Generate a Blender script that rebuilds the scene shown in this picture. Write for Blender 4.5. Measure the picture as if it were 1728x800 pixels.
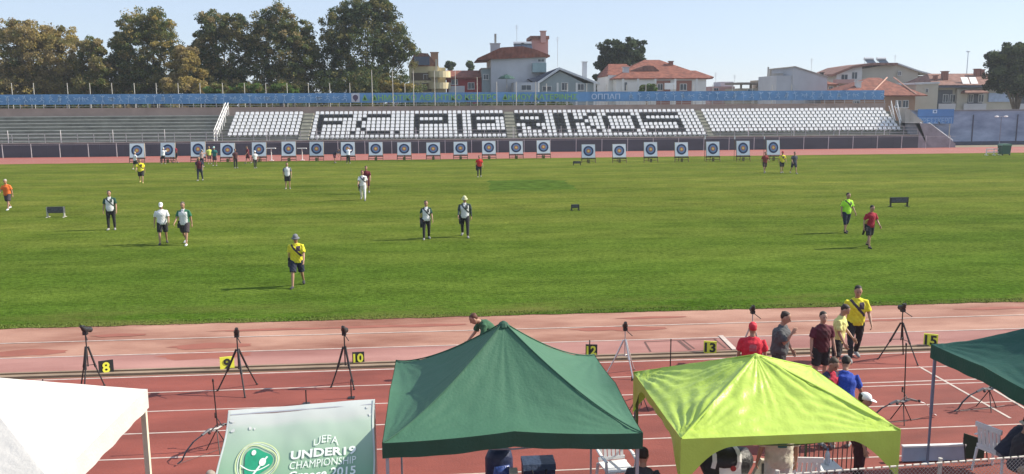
import bpy, math, random
import numpy as np
from mathutils import Vector, Matrix, noise
random.seed(7); rng = np.random.default_rng(7)
for o in list(bpy.data.objects): bpy.data.objects.remove(o)
S = bpy.context.scene
R = math.radians
# ------------------------------------------------------------------ camera
H, FL, YAW, PITCH, ROLL = 6.3, 1440.0, R(4.8), R(9.0), R(0.34)
Fv = Vector((math.sin(YAW)*math.cos(PITCH), math.cos(YAW)*math.cos(PITCH), -math.sin(PITCH)))
R0 = Vector((math.cos(YAW), -math.sin(YAW), 0)); U0 = R0.cross(Fv)
Rv = R0*math.cos(ROLL) - U0*math.sin(ROLL); Uv = U0*math.cos(ROLL) + R0*math.sin(ROLL)
CAM = Vector((0, 0, H))
cd = bpy.data.cameras.new('camera'); cam = bpy.data.objects.new('camera', cd); S.collection.objects.link(cam)
cam.matrix_world = Matrix(((Rv.x, Uv.x, -Fv.x, 0), (Rv.y, Uv.y, -Fv.y, 0), (Rv.z, Uv.z, -Fv.z, H), (0, 0, 0, 1)))
cd.sensor_width = 36; cd.lens = FL/1728*36; cd.clip_start = 0.1; cd.clip_end = 3000
S.camera = cam
# ------------------------------------------------------------------ sky, sun, exposure
SUN_EL, SUN_AZ = 36, 4          # azimuth counted from +X towards +Y
w = bpy.data.worlds.new("World"); S.world = w; w.use_nodes = True
nt = w.node_tree; bg = nt.nodes['Background']; sky = nt.nodes.new('ShaderNodeTexSky')
sky.sky_type = 'NISHITA'; sky.sun_disc = False; sky.sun_elevation = R(SUN_EL); sky.sun_rotation = R(90-SUN_AZ)
sky.air_density = 1.0; sky.dust_density = 0.15; sky.ozone_density = 2.2; sky.altitude = 50
hz = nt.nodes.new('ShaderNodeMix'); hz.data_type = 'RGBA'; hz.inputs[0].default_value = .55; hz.inputs[7].default_value = (6.3, 7.4, 9.6, 1)   # milky autumn air
nt.links.new(sky.outputs[0], hz.inputs[6]); nt.links.new(hz.outputs[2], bg.inputs[0]); bg.inputs[1].default_value = 0.080
sl = bpy.data.lights.new('sun', 'SUN'); sl.energy = 5.0; sl.angle = R(0.53); sl.color = (1, 0.91, 0.77)
so = bpy.data.objects.new('sun', sl); S.collection.objects.link(so); so.rotation_euler = (0, R(90-SUN_EL), R(SUN_AZ))
S.view_settings.view_transform = 'Standard'; S.view_settings.look = 'None'
S.view_settings.exposure = 0.62; S.view_settings.gamma = 1
S.render.engine = 'CYCLES'; S.cycles.max_bounces = 6

HAZE = 0.00035
# ------------------------------------------------------------------ pixel helpers (photo pixels -> places on the ground / on a plane)
def ray(px, py): return Fv*FL + Rv*(px-864) - Uv*(py-400)
def gp(px, py, z=0.0):
    d = ray(px, py); return CAM + d*((z-H)/d.z)
def ap(px, py, Y):
    d = ray(px, py); return CAM + d*(Y/d.y)
def XZ(px, py, Y): p = ap(px, py, Y); return p.x, p.z

# ------------------------------------------------------------------ materials
MATS = {}
def mat(name, col, rough=0.75, var=0.12, scale=2.0, bump=0.0, bscale=30.0, metal=0.0, col2=None, sx=(1, 1, 1), detail=5, transl=0.0, spec=0.5, coord='Object'):
    if name in MATS: return MATS[name]
    m = bpy.data.materials.new(name); m.use_nodes = True; t = m.node_tree; b = t.nodes['Principled BSDF']
    b.inputs['Roughness'].default_value = rough; b.inputs['Metallic'].default_value = metal
    b.inputs['Specular IOR Level'].default_value = spec
    tc = t.nodes.new('ShaderNodeTexCoord'); mp = t.nodes.new('ShaderNodeMapping'); mp.inputs['Scale'].default_value = sx
    t.links.new(tc.outputs[coord], mp.inputs[0])
    n = t.nodes.new('ShaderNodeTexNoise'); n.inputs['Scale'].default_value = scale; n.inputs['Detail'].default_value = detail
    n.inputs['Roughness'].default_value = 0.6
    t.links.new(mp.outputs[0], n.inputs['Vector'])
    cr = t.nodes.new('ShaderNodeValToRGB'); cr.color_ramp.elements[0].position = 0.3; cr.color_ramp.elements[1].position = 0.7
    a = [c*(1-var) for c in col]; c2 = [min(1, c*(1+var)) for c in (col2 or col)]
    cr.color_ramp.elements[0].color = (*a, 1); cr.color_ramp.elements[1].color = (*c2, 1)
    t.links.new(n.outputs[0], cr.inputs[0]); t.links.new(cr.outputs[0], b.inputs['Base Color'])
    if bump:
        n2 = t.nodes.new('ShaderNodeTexNoise'); n2.inputs['Scale'].default_value = bscale; n2.inputs['Detail'].default_value = 4
        t.links.new(mp.outputs[0], n2.inputs['Vector'])
        bp = t.nodes.new('ShaderNodeBump'); bp.inputs['Strength'].default_value = bump; bp.inputs['Distance'].default_value = 0.05
        t.links.new(n2.outputs[0], bp.inputs['Height']); t.links.new(bp.outputs[0], b.inputs['Normal'])
    if transl:
        tr = t.nodes.new('ShaderNodeBsdfTranslucent'); mx = t.nodes.new('ShaderNodeMixShader'); mx.inputs[0].default_value = transl
        t.links.new(cr.outputs[0], tr.inputs[0]); t.links.new(b.outputs[0], mx.inputs[1]); t.links.new(tr.outputs[0], mx.inputs[2])
        t.links.new(mx.outputs[0], t.nodes['Material Output'].inputs[0])
    MATS[name] = m; return m
def cloth(col, name=None):
    key = name or 'fabric_%d_%d_%d' % tuple(int(c*255) for c in col)
    return mat(key, col, 0.9, 0.12, 14, 0.25, 40)
def grass_mat():
    m = bpy.data.materials.new('grass'); m.use_nodes = True; t = m.node_tree; b = t.nodes['Principled BSDF']
    b.inputs['Roughness'].default_value = 1.0; b.inputs['Specular IOR Level'].default_value = 0.0
    tc = t.nodes.new('ShaderNodeTexCoord')
    def nz(scale, sx, det=4, rough=.6):
        mp = t.nodes.new('ShaderNodeMapping'); mp.inputs['Scale'].default_value = sx; t.links.new(tc.outputs['Object'], mp.inputs[0])
        n = t.nodes.new('ShaderNodeTexNoise'); n.inputs['Scale'].default_value = scale; n.inputs['Detail'].default_value = det; n.inputs['Roughness'].default_value = rough
        t.links.new(mp.outputs[0], n.inputs[0]); return n.outputs[0]
    def ramp(src, p0, p1, c0, c1):
        r = t.nodes.new('ShaderNodeValToRGB'); r.color_ramp.elements[0].position = p0; r.color_ramp.elements[1].position = p1
        r.color_ramp.elements[0].color = (*c0, 1); r.color_ramp.elements[1].color = (*c1, 1); t.links.new(src, r.inputs[0]); return r.outputs[0]
    def mix(fac, a, bb, mode='MIX'):
        x = t.nodes.new('ShaderNodeMix'); x.data_type = 'RGBA'; x.blend_type = mode
        if isinstance(fac, float): x.inputs[0].default_value = fac
        else: t.links.new(fac, x.inputs[0])
        t.links.new(a, x.inputs[6])
        if isinstance(bb, tuple): x.inputs[7].default_value = (*bb, 1)
        else: t.links.new(bb, x.inputs[7])
        return x.outputs[2]
    base = ramp(nz(.055, (.5, 1.6, 1), 6), .32, .68, (.098, .130, .024), (.168, .188, .040))
    mid = ramp(nz(.7, (.5, 1.2, 1), 5, .7), .3, .72, (.62, .68, .6), (1.25, 1.2, 1.2))
    fine = ramp(nz(9, (.6, 1, 1), 3, .75), .3, .72, (.45, .5, .4), (1.5, 1.45, 1.5))
    c = mix(1.0, base, mid, 'MULTIPLY'); c = mix(1.0, c, fine, 'MULTIPLY')
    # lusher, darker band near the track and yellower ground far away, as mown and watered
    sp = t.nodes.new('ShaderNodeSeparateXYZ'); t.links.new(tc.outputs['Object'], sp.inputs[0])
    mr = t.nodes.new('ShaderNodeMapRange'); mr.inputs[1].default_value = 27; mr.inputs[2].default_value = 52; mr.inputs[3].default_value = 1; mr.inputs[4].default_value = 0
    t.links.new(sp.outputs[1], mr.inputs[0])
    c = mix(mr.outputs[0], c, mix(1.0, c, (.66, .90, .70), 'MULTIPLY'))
    # mowing stripes, faint
    wv = t.nodes.new('ShaderNodeTexWave'); wv.bands_direction = 'Y'; wv.inputs['Scale'].default_value = .055; wv.inputs['Distortion'].default_value = 2.5; wv.inputs['Detail'].default_value = 2
    wv.inputs['Detail Scale'].default_value = .3
    t.links.new(tc.outputs['Object'], wv.inputs[0])
    c = mix(ramp(wv.outputs[0], .2, .8, (0, 0, 0), (.6, .6, .6)), c, mix(1.0, c, (.74, .88, .72), 'MULTIPLY'))
    # worn yellowish strip along the edge of the track
    mr2 = t.nodes.new('ShaderNodeMapRange'); mr2.inputs[1].default_value = 24.6; mr2.inputs[2].default_value = 27.5; mr2.inputs[3].default_value = .9; mr2.inputs[4].default_value = 0
    t.links.new(sp.outputs[1], mr2.inputs[0])
    mm = t.nodes.new('ShaderNodeMath'); mm.operation = 'MULTIPLY'; t.links.new(mr2.outputs[0], mm.inputs[0]); t.links.new(ramp(nz(.5, (.3, 1, 1)), .45, .65, (0, 0, 0), (1, 1, 1)), mm.inputs[1])
    c = mix(mm.outputs[0], c, (.15, .14, .045))
    t.links.new(c, b.inputs['Base Color'])
    bp = t.nodes.new('ShaderNodeBump'); bp.inputs['Strength'].default_value = .6; bp.inputs['Distance'].default_value = .08
    t.links.new(nz(11, (1, 1, 1), 3, .8), bp.inputs['Height']); t.links.new(bp.outputs[0], b.inputs['Normal'])
    return m

# ------------------------------------------------------------------ mesh helpers
col = S.collection
def tag(o, label=None, cat=None, group=None, kind=None):
    if label: o['label'] = label
    if cat: o['category'] = cat
    if group: o['group'] = group
    if kind: o['kind'] = kind
    return o
def empty(name, loc, label=None, cat=None, group=None, rz=0):
    o = bpy.data.objects.new(name, None); col.objects.link(o); o.location = loc; o.rotation_euler.z = rz
    o.empty_display_size = 0.3
    return tag(o, label, cat, group)
def origin(o):
    v = Vector((0, 0, 0))
    while o is not None: v += o.location; o = o.parent
    return v
class MB:
    def __init__(s): s.v = []; s.f = []; s.m = []; s.cur = 0
    def add(s, vs, fs):
        n = len(s.v); s.v += [tuple(v) for v in vs]
        for f in fs: s.f.append([i+n for i in f]); s.m.append(s.cur)
        return s
    def box(s, c, d, rz=0, rx=0):
        M = Matrix.Rotation(rz, 3, 'Z') @ Matrix.Rotation(rx, 3, 'X'); vs = []
        for z in (-1, 1):
            for y in (-1, 1):
                for x in (-1, 1): vs.append(Vector(c) + M @ Vector((x*d[0]/2, y*d[1]/2, z*d[2]/2)))
        return s.add(vs, [(0, 2, 3, 1), (4, 5, 7, 6), (0, 1, 5, 4), (2, 6, 7, 3), (0, 4, 6, 2), (1, 3, 7, 5)])
    def b2(s, x0, x1, y0, y1, z0, z1):
        return s.box(((x0+x1)/2, (y0+y1)/2, (z0+z1)/2), (abs(x1-x0), abs(y1-y0), abs(z1-z0)))
    def loft(s, rings, side=(1, 0, 0), n=8, cap=True):      # rings: (pos, rx, ry)
        P = [Vector(r[0]) for r in rings]; vs = []; fs = []
        for i, (p, rx, ry) in enumerate(rings):
            t = (P[min(i+1, len(P)-1)] - P[max(i-1, 0)])
            if t.length < 1e-6: t = Vector((0, 0, 1))
            t.normalize(); sd = Vector(side)
            if abs(sd.dot(t)) > .95: sd = Vector((0, 0, 1))
            sd = (sd - t*sd.dot(t)).normalized(); ot = t.cross(sd)
            for k in range(n):
                a = 2*math.pi*k/n; vs.append(P[i] + sd*rx*math.cos(a) + ot*ry*math.sin(a))
        for i in range(len(P)-1):
            for k in range(n):
                a, b = i*n+k, i*n+(k+1) % n; fs.append((a, b, b+n, a+n))
        if cap: fs.append(tuple(reversed(range(n)))); fs.append(tuple(range((len(P)-1)*n, len(P)*n)))
        return s.add(vs, fs)
    def tube(s, pts, r, n=6):
        rr = r if isinstance(r, (list, tuple)) else [r]*len(pts)
        return s.loft([(p, q, q) for p, q in zip(pts, rr)], n=n)
    def disc(s, c, r, n=28, ax='y', r2=None, th=.004):      # facing -y
        vs = []
        for (rr) in (r,):
            for k in range(n):
                a = 2*math.pi*k/n; vs.append((c[0]+rr*math.cos(a), c[1], c[2]+rr*math.sin(a)))
            for k in range(n):
                a = 2*math.pi*k/n; vs.append((c[0]+rr*math.cos(a), c[1]+th, c[2]+rr*math.sin(a)))
        fs = [tuple(range(n)), tuple(reversed(range(n, 2*n)))] + [((k+1) % n, k, n+k, n+(k+1) % n) for k in range(n)]
        return s.add(vs, fs)
    def ell(s, c, r, n=10, m=7):
        rings = []
        for i in range(m+1):
            a = math.pi*i/m; q = max(math.sin(a), .02)
            rings.append((Vector(c)+Vector((0, 0, -r[2]*math.cos(a))), r[0]*q, r[1]*q))
        return s.loft(rings, n=n)
    def prism(s, poly, y0, y1):                              # poly in (x,z), extruded along y
        n = len(poly); vs = [(x, y0, z) for x, z in poly] + [(x, y1, z) for x, z in poly]
        return s.add(vs, [tuple(range(n)), tuple(reversed(range(n, 2*n)))] + [((k+1) % n, k, n+k, n+(k+1) % n) for k in range(n)])
    def prism_x(s, poly, x0, x1):                            # poly in (y,z), extruded along x
        n = len(poly); vs = [(x0, y, z) for y, z in poly] + [(x1, y, z) for y, z in poly]
        return s.add(vs, [tuple(range(n)), tuple(reversed(range(n, 2*n)))] + [((k+1) % n, k, n+k, n+(k+1) % n) for k in range(n)])
    def build(s, name, m, parent=None, smooth=False, local=False):
        off = Vector((0, 0, 0)) if (local or parent is None) else origin(parent)
        me = bpy.data.meshes.new(name); me.from_pydata([tuple(Vector(v)-off) for v in s.v], [], s.f)
        for mm in (m if isinstance(m, (list, tuple)) else [m]): me.materials.append(mm)
        me.polygons.foreach_set('material_index', s.m)
        if smooth: me.polygons.foreach_set('use_smooth', [True]*len(me.polygons))
        me.validate(); me.update()
        o = bpy.data.objects.new(name, me); col.objects.link(o)
        if parent is not None: o.parent = parent
        return o
def top(o, loc):      # move the origin of a world-space mesh thing to loc
    loc = Vector(loc); o.data.transform(Matrix.Translation(-loc)); o.location = loc; return o
def copy_tree(o, parent=None):
    c = o.copy(); col.objects.link(c); c.parent = parent
    for ch in list(o.children): copy_tree(ch, c)
    return c
PENDING = []       # objects whose modifiers / curves become plain meshes in one go at the end
def text(body, size, m, name, parent, loc, rot=(math.pi/2, 0, 0), ext=.004, off=0.0, align='CENTER', sx=1.0, local=True, space=1.0):
    cu = bpy.data.curves.new(name, 'FONT'); cu.body = body; cu.size = size; cu.extrude = ext; cu.offset = off
    cu.align_x = align; cu.align_y = 'CENTER'; cu.space_character = space; cu.resolution_u = 3
    cu.materials.append(m)
    o = bpy.data.objects.new(name, cu); col.objects.link(o); o.parent = parent
    o.location = Vector(loc) if local else Vector(loc)-origin(parent)
    o.rotation_euler = rot; o.scale = (sx, 1, 1)
    PENDING.append((o, None, None)); return o

# ================================================================== SETTING
C_conc = mat('concrete', (.36, .33, .29), .9, .22, .8, .3, 12, sx=(1, 1, .5))
C_grass = grass_mat()
C_track = mat('track_red', (.195, .045, .031), .85, .2, .9, .3, 60, col2=(.24, .060, .042), detail=12, sx=(.35, 1, 1))
C_pink = mat('track_faded', (.25, .095, .060), .9, .16, .8, .3, 40, col2=(.38, .215, .155), sx=(.35, 1, 1))
C_far = mat('track_far', (.30, .095, .075), .9, .08, .3, .1, 20)
C_line = mat('track_line', (.50, .42, .37), .8, .2, 5)
C_kerb = mat('kerb_drain', (.26, .19, .13), .9, .25, 1.2)
C_earth = mat('earth', (.20, .17, .12), .95, .2, .2)
def sheet(name, x0, x1, y0, y1, z, m, nx=1):
    mb = MB(); mb.add([(x0, y0, z), (x1, y0, z), (x1, y1, z), (x0, y1, z)], [(0, 1, 2, 3)])
    return tag(mb.build(name, m), kind='structure')
sheet('ground', -900, 900, -80, 1600, -.02, C_earth)
sheet('running_track', -140, 140, 1, 19.95, 0.0, C_track)
sheet('far_track', -140, 140, 90, 108.2, -.006, C_far)
sheet('faded_track', -140, 140, 20.45, 25.2, -.003, C_pink)
sheet('faded_lane', -140, 140, 20.45, 21.69, .0012, mat('lane_rosy', (.20, .062, .05), .9, .15, .45, .3, 40, col2=(.38, .20, .17), sx=(.22, 1, 1)))
# grass field with an uneven near edge
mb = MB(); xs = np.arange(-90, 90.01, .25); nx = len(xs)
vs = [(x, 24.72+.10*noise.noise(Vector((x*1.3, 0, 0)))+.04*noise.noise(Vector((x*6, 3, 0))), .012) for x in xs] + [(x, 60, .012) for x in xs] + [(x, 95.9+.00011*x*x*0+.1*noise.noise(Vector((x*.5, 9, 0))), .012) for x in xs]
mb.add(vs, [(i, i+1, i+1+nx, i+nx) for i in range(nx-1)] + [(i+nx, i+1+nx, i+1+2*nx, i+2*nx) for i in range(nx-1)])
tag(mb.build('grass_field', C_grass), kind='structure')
# track kerb and drain
mb = MB(); mb.b2(-140, 140, 20.02, 20.16, 0, .05); mb.b2(-140, 140, 20.36, 20.43, 0, .03)
tag(mb.build('kerb', C_kerb), kind='structure')
sheet('drain', -140, 140, 19.95, 20.45, -.004, mat('drain_dirt', (.22, .15, .10), .95, .3, 1.0, sx=(.3, 1, 1)))
# painted lines
mb = MB()
for y in (13.83, 15.05, 16.27, 17.49, 18.70, 12.6, 11.4, 10.2): mb.b2(-140, 140, y-.021, y+.021, .001, .004)
mb.b2(-140, 140, 19.82, 19.88, .001, .004)
for y in (21.72, 23.15): mb.b2(-140, 140, y-.026, y+.026, .003, .0085)
for y in (97.6, 98.9, 100.2, 101.5, 102.8, 104.1): mb.b2(-140, 140, y-.03, y+.03, .001, .004)
mb.b2(8.2, 12.2, 17.70, 17.75, .001, .004)
def stripe(p, q, wd, mb=mb, z=.006):
    p, q = Vector(p), Vector(q); d = (q-p).normalized(); s = Vector((-d.y, d.x, 0))*wd/2
    vs = [p-s, q-s, q+s, p+s]; mb.add([(v.x, v.y, z) for v in vs], [(0, 1, 2, 3)])
stripe(gp(1553, 620), gp(1705, 706), .06); stripe(gp(1553, 620)+Vector((-.02, .0, 0)), gp(1553, 620)+Vector((.03, .03, 0)), .06)
stripe(gp(1672, 655), gp(1735, 693), .06)
tag(mb.build('lane_lines', C_line), kind='structure')
# take-off boards and darker repair patches let into the faded lanes
mb = MB(); stripe(gp(1088, 577), gp(1098, 594), .05, mb); stripe(gp(1145, 575), gp(1165, 591), .10, mb); stripe(gp(1152, 574), gp(1172, 589), .05, mb)
stripe(gp(1088, 577), gp(1210, 572), .05, mb); stripe(gp(1100, 596), gp(1235, 590), .05, mb); stripe(gp(1205, 572), gp(1225, 588), .05, mb)
tag(mb.build('pit_edges', mat('pit_edge', (.12, .06, .05), .9)), kind='structure')
mb = MB(); stripe(gp(1216, 567), gp(1240, 591), .13, mb, .02)
tag(mb.build('takeoff_line', C_line), kind='structure')
mb = MB()
for pi_, (px, py, sx, sy) in enumerate(((48, 595, .9, .3), (355, 584, 1.0, .28), (345, 600, 1.1, .35), (640, 551, 1.6, .12), (725, 549, 1.0, .15), (1020, 555, .9, .2), (1075, 555, .8, .2), (1100, 536, 1.0, .12), (1690, 520, 1.4, .15), (470, 556, 1.8, .1), (1470, 540, .9, .2), (200, 566, .7, .16))):
    c = gp(px, py); n = 18
    mb.add([(c.x+sx*math.cos(2*math.pi*k/n)*(1+.15*math.sin(k*2.3)), c.y+sy*math.sin(2*math.pi*k/n)*(1+.2*math.sin(k*1.7)), .0022+.0004*pi_) for k in range(n)], [tuple(range(n))])
tag(mb.build('track_patches', mat('track_patch', (.27, .09, .062), .9, .12, 1.5)), kind='structure')
# darker reseeded rectangle of turf
a, b_, c_, d_ = gp(828, 323), gp(975, 320), gp(950, 304), gp(825, 305)
mb = MB(); n = 24; vs = []
for (p, q) in ((a, b_), (b_, c_), (c_, d_), (d_, a)):
    for k in range(n):
        v = p.lerp(q, k/n); vs.append((v.x+.5*noise.noise(v*.7), v.y+1.2*noise.noise(v*.5+Vector((5, 5, 5))), .016))
mb.add(vs, [tuple(range(len(vs)))])
tag(mb.build('turf_patch', mat('turf_patch', (.062, .105, .018), 1.0, .35, 1.2, .4, 12, spec=.0)), kind='structure')
# ridge of grass clippings and tufts at the track edge : blades
mb = MB()
for i in range(9000):
    x = random.uniform(-16, 22); y = 24.70+.10*noise.noise(Vector((x*1.3, 0, 0)))+random.uniform(-.03, .5)**1
    h = random.uniform(.01, .035); a = random.uniform(0, math.pi); dx, dy = .018*math.cos(a), .018*math.sin(a)
    lx = random.uniform(-.03, .03)
    mb.add([(x-dx, y-dy, .01), (x+dx, y+dy, .01), (x+lx, y+random.uniform(-.03, .03), .01+h)], [(0, 1, 2)])
tag(mb.build('grass_tufts', mat('grass_blade', (.13, .17, .04), .9, .3, .6, spec=.1)), 'short grass tufts growing over the near edge of the field', 'grass', kind='stuff')

# ================================================================== GRANDSTAND
Y0W = 108.0
gs = empty('grandstand', (5, 112, 0), 'long concrete grandstand with white seats, black seat lettering and bare terraces at left', 'grandstand')
XL, XR = -95.0, 62.8
C_wall = mat('dark_wall', (.078, .088, .105), .9, .18, .35, .15, 5, sx=(.4, 1, 1.5))
C_tread = mat('terrace_concrete', (.19, .19, .16), .9, .25, .7, .2, 8)
C_brown = mat('rear_parapet', (.36, .27, .23), .9, .15, .5)
mb = MB(); mb.b2(XL, XR, 108.0, 108.25, 0, 1.62)
for x in np.arange(-90, 60, 3.05): mb.b2(x-.05, x+.05, 107.97, 108.0, 0, 1.60)
mb.build('front_wall', C_wall, gs)
mb = MB(); mb.b2(XL, XR+.05, 107.95, 108.3, 1.62, 1.74); mb.build('wall_coping', C_conc, gs)
RIS, TRD, NR = .42, .8, 8
poly = [(108.26, 0), (108.26, 1.2), (110.0, 1.2)]
y, z = 110.0, 1.2
poly2 = [(108.26, 0), (108.26, 1.2), (110.0, 1.2), (110.0, 1.75)]
for k in range(NR):
    poly2 += [(110.0+TRD*(k+1), 1.75+RIS*k)]
    if k < NR-1: poly2 += [(110.0+TRD*(k+1), 1.75+RIS*(k+1))]
poly2 += [(121, 1.75+RIS*(NR-1)), (121, 0)]
mb = MB(); n = len(poly2)
mb.prism_x(poly2, XL, XR); mb.build('terrace', C_tread, gs)
# bench slabs on the bare terraces at left (lighter nosings)
mb = MB()
for k in range(0, NR):
    yy = 110.0+TRD*k; zz = 1.75+RIS*k
    mb.b2(XL, -28.2, yy-.04, yy+.36, zz+.003, zz+.10)
mb.build('bench_slabs', mat('bench_slab', (.42, .42, .37), .9, .2, 1.0), gs)
mb = MB(); mb.b2(XL, XR, 116.9, 117.15, 4.70, 5.72); mb.b2(XL, XR, 116.85, 117.2, 5.72, 5.82); mb.build('rear_wall', C_brown, gs)
# aisles with steps between the seat blocks
C_ais = mat('aisle_concrete', (.44, .42, .33), .9, .2, 1.5)
for (xa, xb) in ((-17.75, -16.5), (8.75, 10.0), (35.15, 35.9)):
    mb = MB()
    for k in range(NR):
        yy = 110.0+TRD*k; zz = 1.75+RIS*k
        mb.b2(xa, xb, yy+.01, yy+.4, zz-.2, zz+.10); mb.b2(xa, xb, yy+.4, yy+.78, zz-.2, zz+.27)
    mb.build('aisle_steps', C_ais, gs)
# seats ------------------------------------------------
L = {'F': ["#######", "#......", "#####..", "#......", "#......", "#......"],
     'C': ["..#####", ".#.....", "#......", "#......", ".#.....", "..#####"],
     'P': ["#######", "#.....#", "#######", "#......", "#......", "#......"],
     'I': ["#", "#", "#", "#", "#", "#"],
     'E': ["#######", "#......", "#####..", "#......", "#......", "#######"],
     'R': ["######", "#....#", "######", "..##..", "#..##.", "#....#"],
     'K': ["#...##", "#..#..", "###...", "#..#..", "#...#.", "#....#"],
     'O': [".#####.", "#.....#", "#.....#", "#.....#", "#.....#", ".#####."],
     'S': ["########", "#.......", "########", ".......#", ".......#", "########"]}
black = set()
def put(sec, ch, c0):
    for r, row in enumerate(L[ch]):
        for c, q in enumerate(row):
            if q == '#': black.add((sec, r+1, c0+c))
put(1, 'F', 1); put(1, 'C', 9); put(1, 'P', 21); put(1, 'I', 30); put(1, 'E', 33)
black.add((1, 6, 8)); black.add((1, 6, 17))
put(2, 'R', 0); put(2, 'I', 8); put(2, 'K', 11); put(2, 'O', 18); put(2, 'S', 26)
for (s_, r_, c_) in list(black):
    if s_ == 2 and c_ == 8: black.add((2, r_, 9))
SECT = [(-26.75, -17.85, 14, range(0, 7)), (-16.35, 8.65, 40, range(0, 8)), (10.1, 35.1, 38, range(0, 8)), (35.95, 62.2, 41, range(0, 7))]
def seat_shape(mb):
    wv, cut = .235, .07
    t = MB(); t.prism([(-wv, .30), (wv, .30), (wv, .64-cut), (wv-cut, .64), (-wv+cut, .64), (-wv, .64-cut)], .26, .305)
    mb.add([(v[0], v[1]+(v[2]-.30)*.36, v[2]) for v in t.v], t.f)
    mb.b2(-.225, .225, -.08, .30, .27, .325)
    mb.b2(-.235, .235, -.11, -.08, .24, .33)
    mb.b2(-.05, .05, .0, .28, 0, .27)
C_sw = mat('seat_white', (.82, .81, .79), .45, .06, 9); C_sb = mat('seat_black', (.02, .02, .022), .45, .05, 9)
allseats = []
for si, (xa, xb, nc, rows) in enumerate(SECT):
    sp = (xb-xa)/nc
    for r in rows:
        k = NR-1-r
        for c in range(nc):
            allseats.append((si, r, c, xa+sp*(c+.5), 110.0+TRD*k+.30, 1.75+RIS*k-.13, (si, r, c) in black))
allseats.sort(key=lambda t: (t[4], abs(t[3])))
me_w = None; me_b = None
def seat_obj(black_):
    mb = MB(); seat_shape(mb); return mb.build('stadium_seat', C_sb if black_ else C_sw, gs, local=True)
sw = sbk = None
rest = MB()
for i, (si, r, c, x, y, z, bk) in enumerate(allseats):
    if i < 100:
        if bk:
            if sbk is None: o = sbk = seat_obj(True)
            else: o = sbk.copy(); col.objects.link(o)
        else:
            if sw is None: o = sw = seat_obj(False)
            else: o = sw.copy(); col.objects.link(o)
        o.parent = gs; o.location = Vector((x, y, z))-gs.location
    else:
        t = MB(); seat_shape(t)
        rest.cur = 1 if bk else 0
        jx = random.uniform(-.012, .012)
        rest.add([(v[0]+x+jx, v[1]+y, v[2]+z) for v in t.v], t.f)
o = rest.build('seat_rows', [C_sw, C_sb], gs); o['kind'] = 'stuff'
# guard rails along the front walkway
C_rail = mat('rail_paint', (.42, .42, .42), .5, .1, 4, metal=.3)
C_white = mat('white_paint', (.78, .78, .76), .5, .08, 4)
mb = MB()
for z in (2.05, 2.45, 2.85):
    mb.b2(XL, XR, 108.10, 108.15, z-.025, z+.025)
for x in np.arange(XL, XR, 1.9): mb.b2(x-.03, x+.03, 108.10, 108.16, 1.74, 2.87)
mb.build('guard_rail', C_rail, gs)
for x in np.arange(XL+.6, XR, 6.1):
    mb = MB(); mb.b2(x-.025, x+.025, 108.02, 108.08, 1.7, 3.25); mb.build('rail_post', C_white, gs)
mb = MB()     # rear railing
for z in (6.05,): mb.b2(XL, XR, 117.0, 117.04, z-.02, z+.02)
for x in np.arange(XL, XR, 1.46): mb.b2(x-.03, x+.03, 117.0, 117.06, 5.82, 6.35)
mb.build('rear_railing', C_rail, gs)
# white stair rail between terraces and seats
mb = MB(); xs_ = -28.0
for dx in (0, .35):
    mb.tube([(xs_+dx, 110.0, 3.0), (xs_+dx, 116.6, 6.4)], .045); mb.tube([(xs_+dx, 110.0, 2.5), (xs_+dx, 116.6, 5.9)], .035)
    for k in range(8):
        t = k/7; yy = 110.0+6.6*t; zz = 1.7+3.4*t; mb.tube([(xs_+dx, yy, zz-.3), (xs_+dx, yy, zz+1.3)], .04)
mb.tube([(xs_, 109.9, 1.4), (xs_, 109.9, 3.0)], .05)
mb.build('stair_rail', C_white, gs)
# right end : upper stair, landing block, lower stair
mb = MB()
x1, z1 = XZ(1530, 207, 110); x2, z2 = XZ(1556, 208, 110); x3, _ = XZ(1598, 240, 110)
mb.prism([(XR+.02, 0), (x2, 0), (x2, z2), (x1, z1), (XR+.02, z1)], 108.05, 111.5); mb.prism([(x2, 0), (x3, 0), (x3, .5), (x2, z2)], 108.05, 111.5)
mb.build('end_block', mat('end_concrete', (.26, .26, .28), .9, .2, 1.0), gs)
mb = MB()
xa, za = XZ(1492, 170, 116.5)
for k in range(9):
    t = k/9; mb.b2(XR+.03+k*.28, XR+.03+(k+1)*.28, 111.55, 113.2, 0, 5.2-(5.2-z1)*t)
mb.build('end_stair', C_conc, gs)
mb = MB()
for dy in (111.6, 113.1):
    mb.tube([(xa, dy+1.5, za), (x1+.1, dy, z1+.25)], .05); mb.tube([(xa-.3, dy+1.5, za-.7), (x1, dy, z1-.1)], .04)
    for k in range(9):
        t = k/8; xx = xa+(x1-xa)*t; mb.tube([(xx, dy+1.5-1.5*t, za+(z1-za)*t-.7), (xx, dy+1.5-1.5*t, za+(z1+.2-za)*t)], .025)
for q in (0, .55):
    mb.tube([(x2+.1, 108.6, z2+.1-q), (x3-.1, 108.6, .95-q)], .05)
mb.tube([(x2+.1, 110.6, z2+.1), (x3-.1, 110.6, .95)], .05)
for k in range(5):
    t = k/4; xx = x2+.1+(x3-x2-.2)*t; mb.tube([(xx, 108.6, z2+(.5-z2)*t-.1), (xx, 108.6, z2+.1+(.85-z2)*t)], .03)
mb.build('end_rail', C_white, gs)

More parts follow.
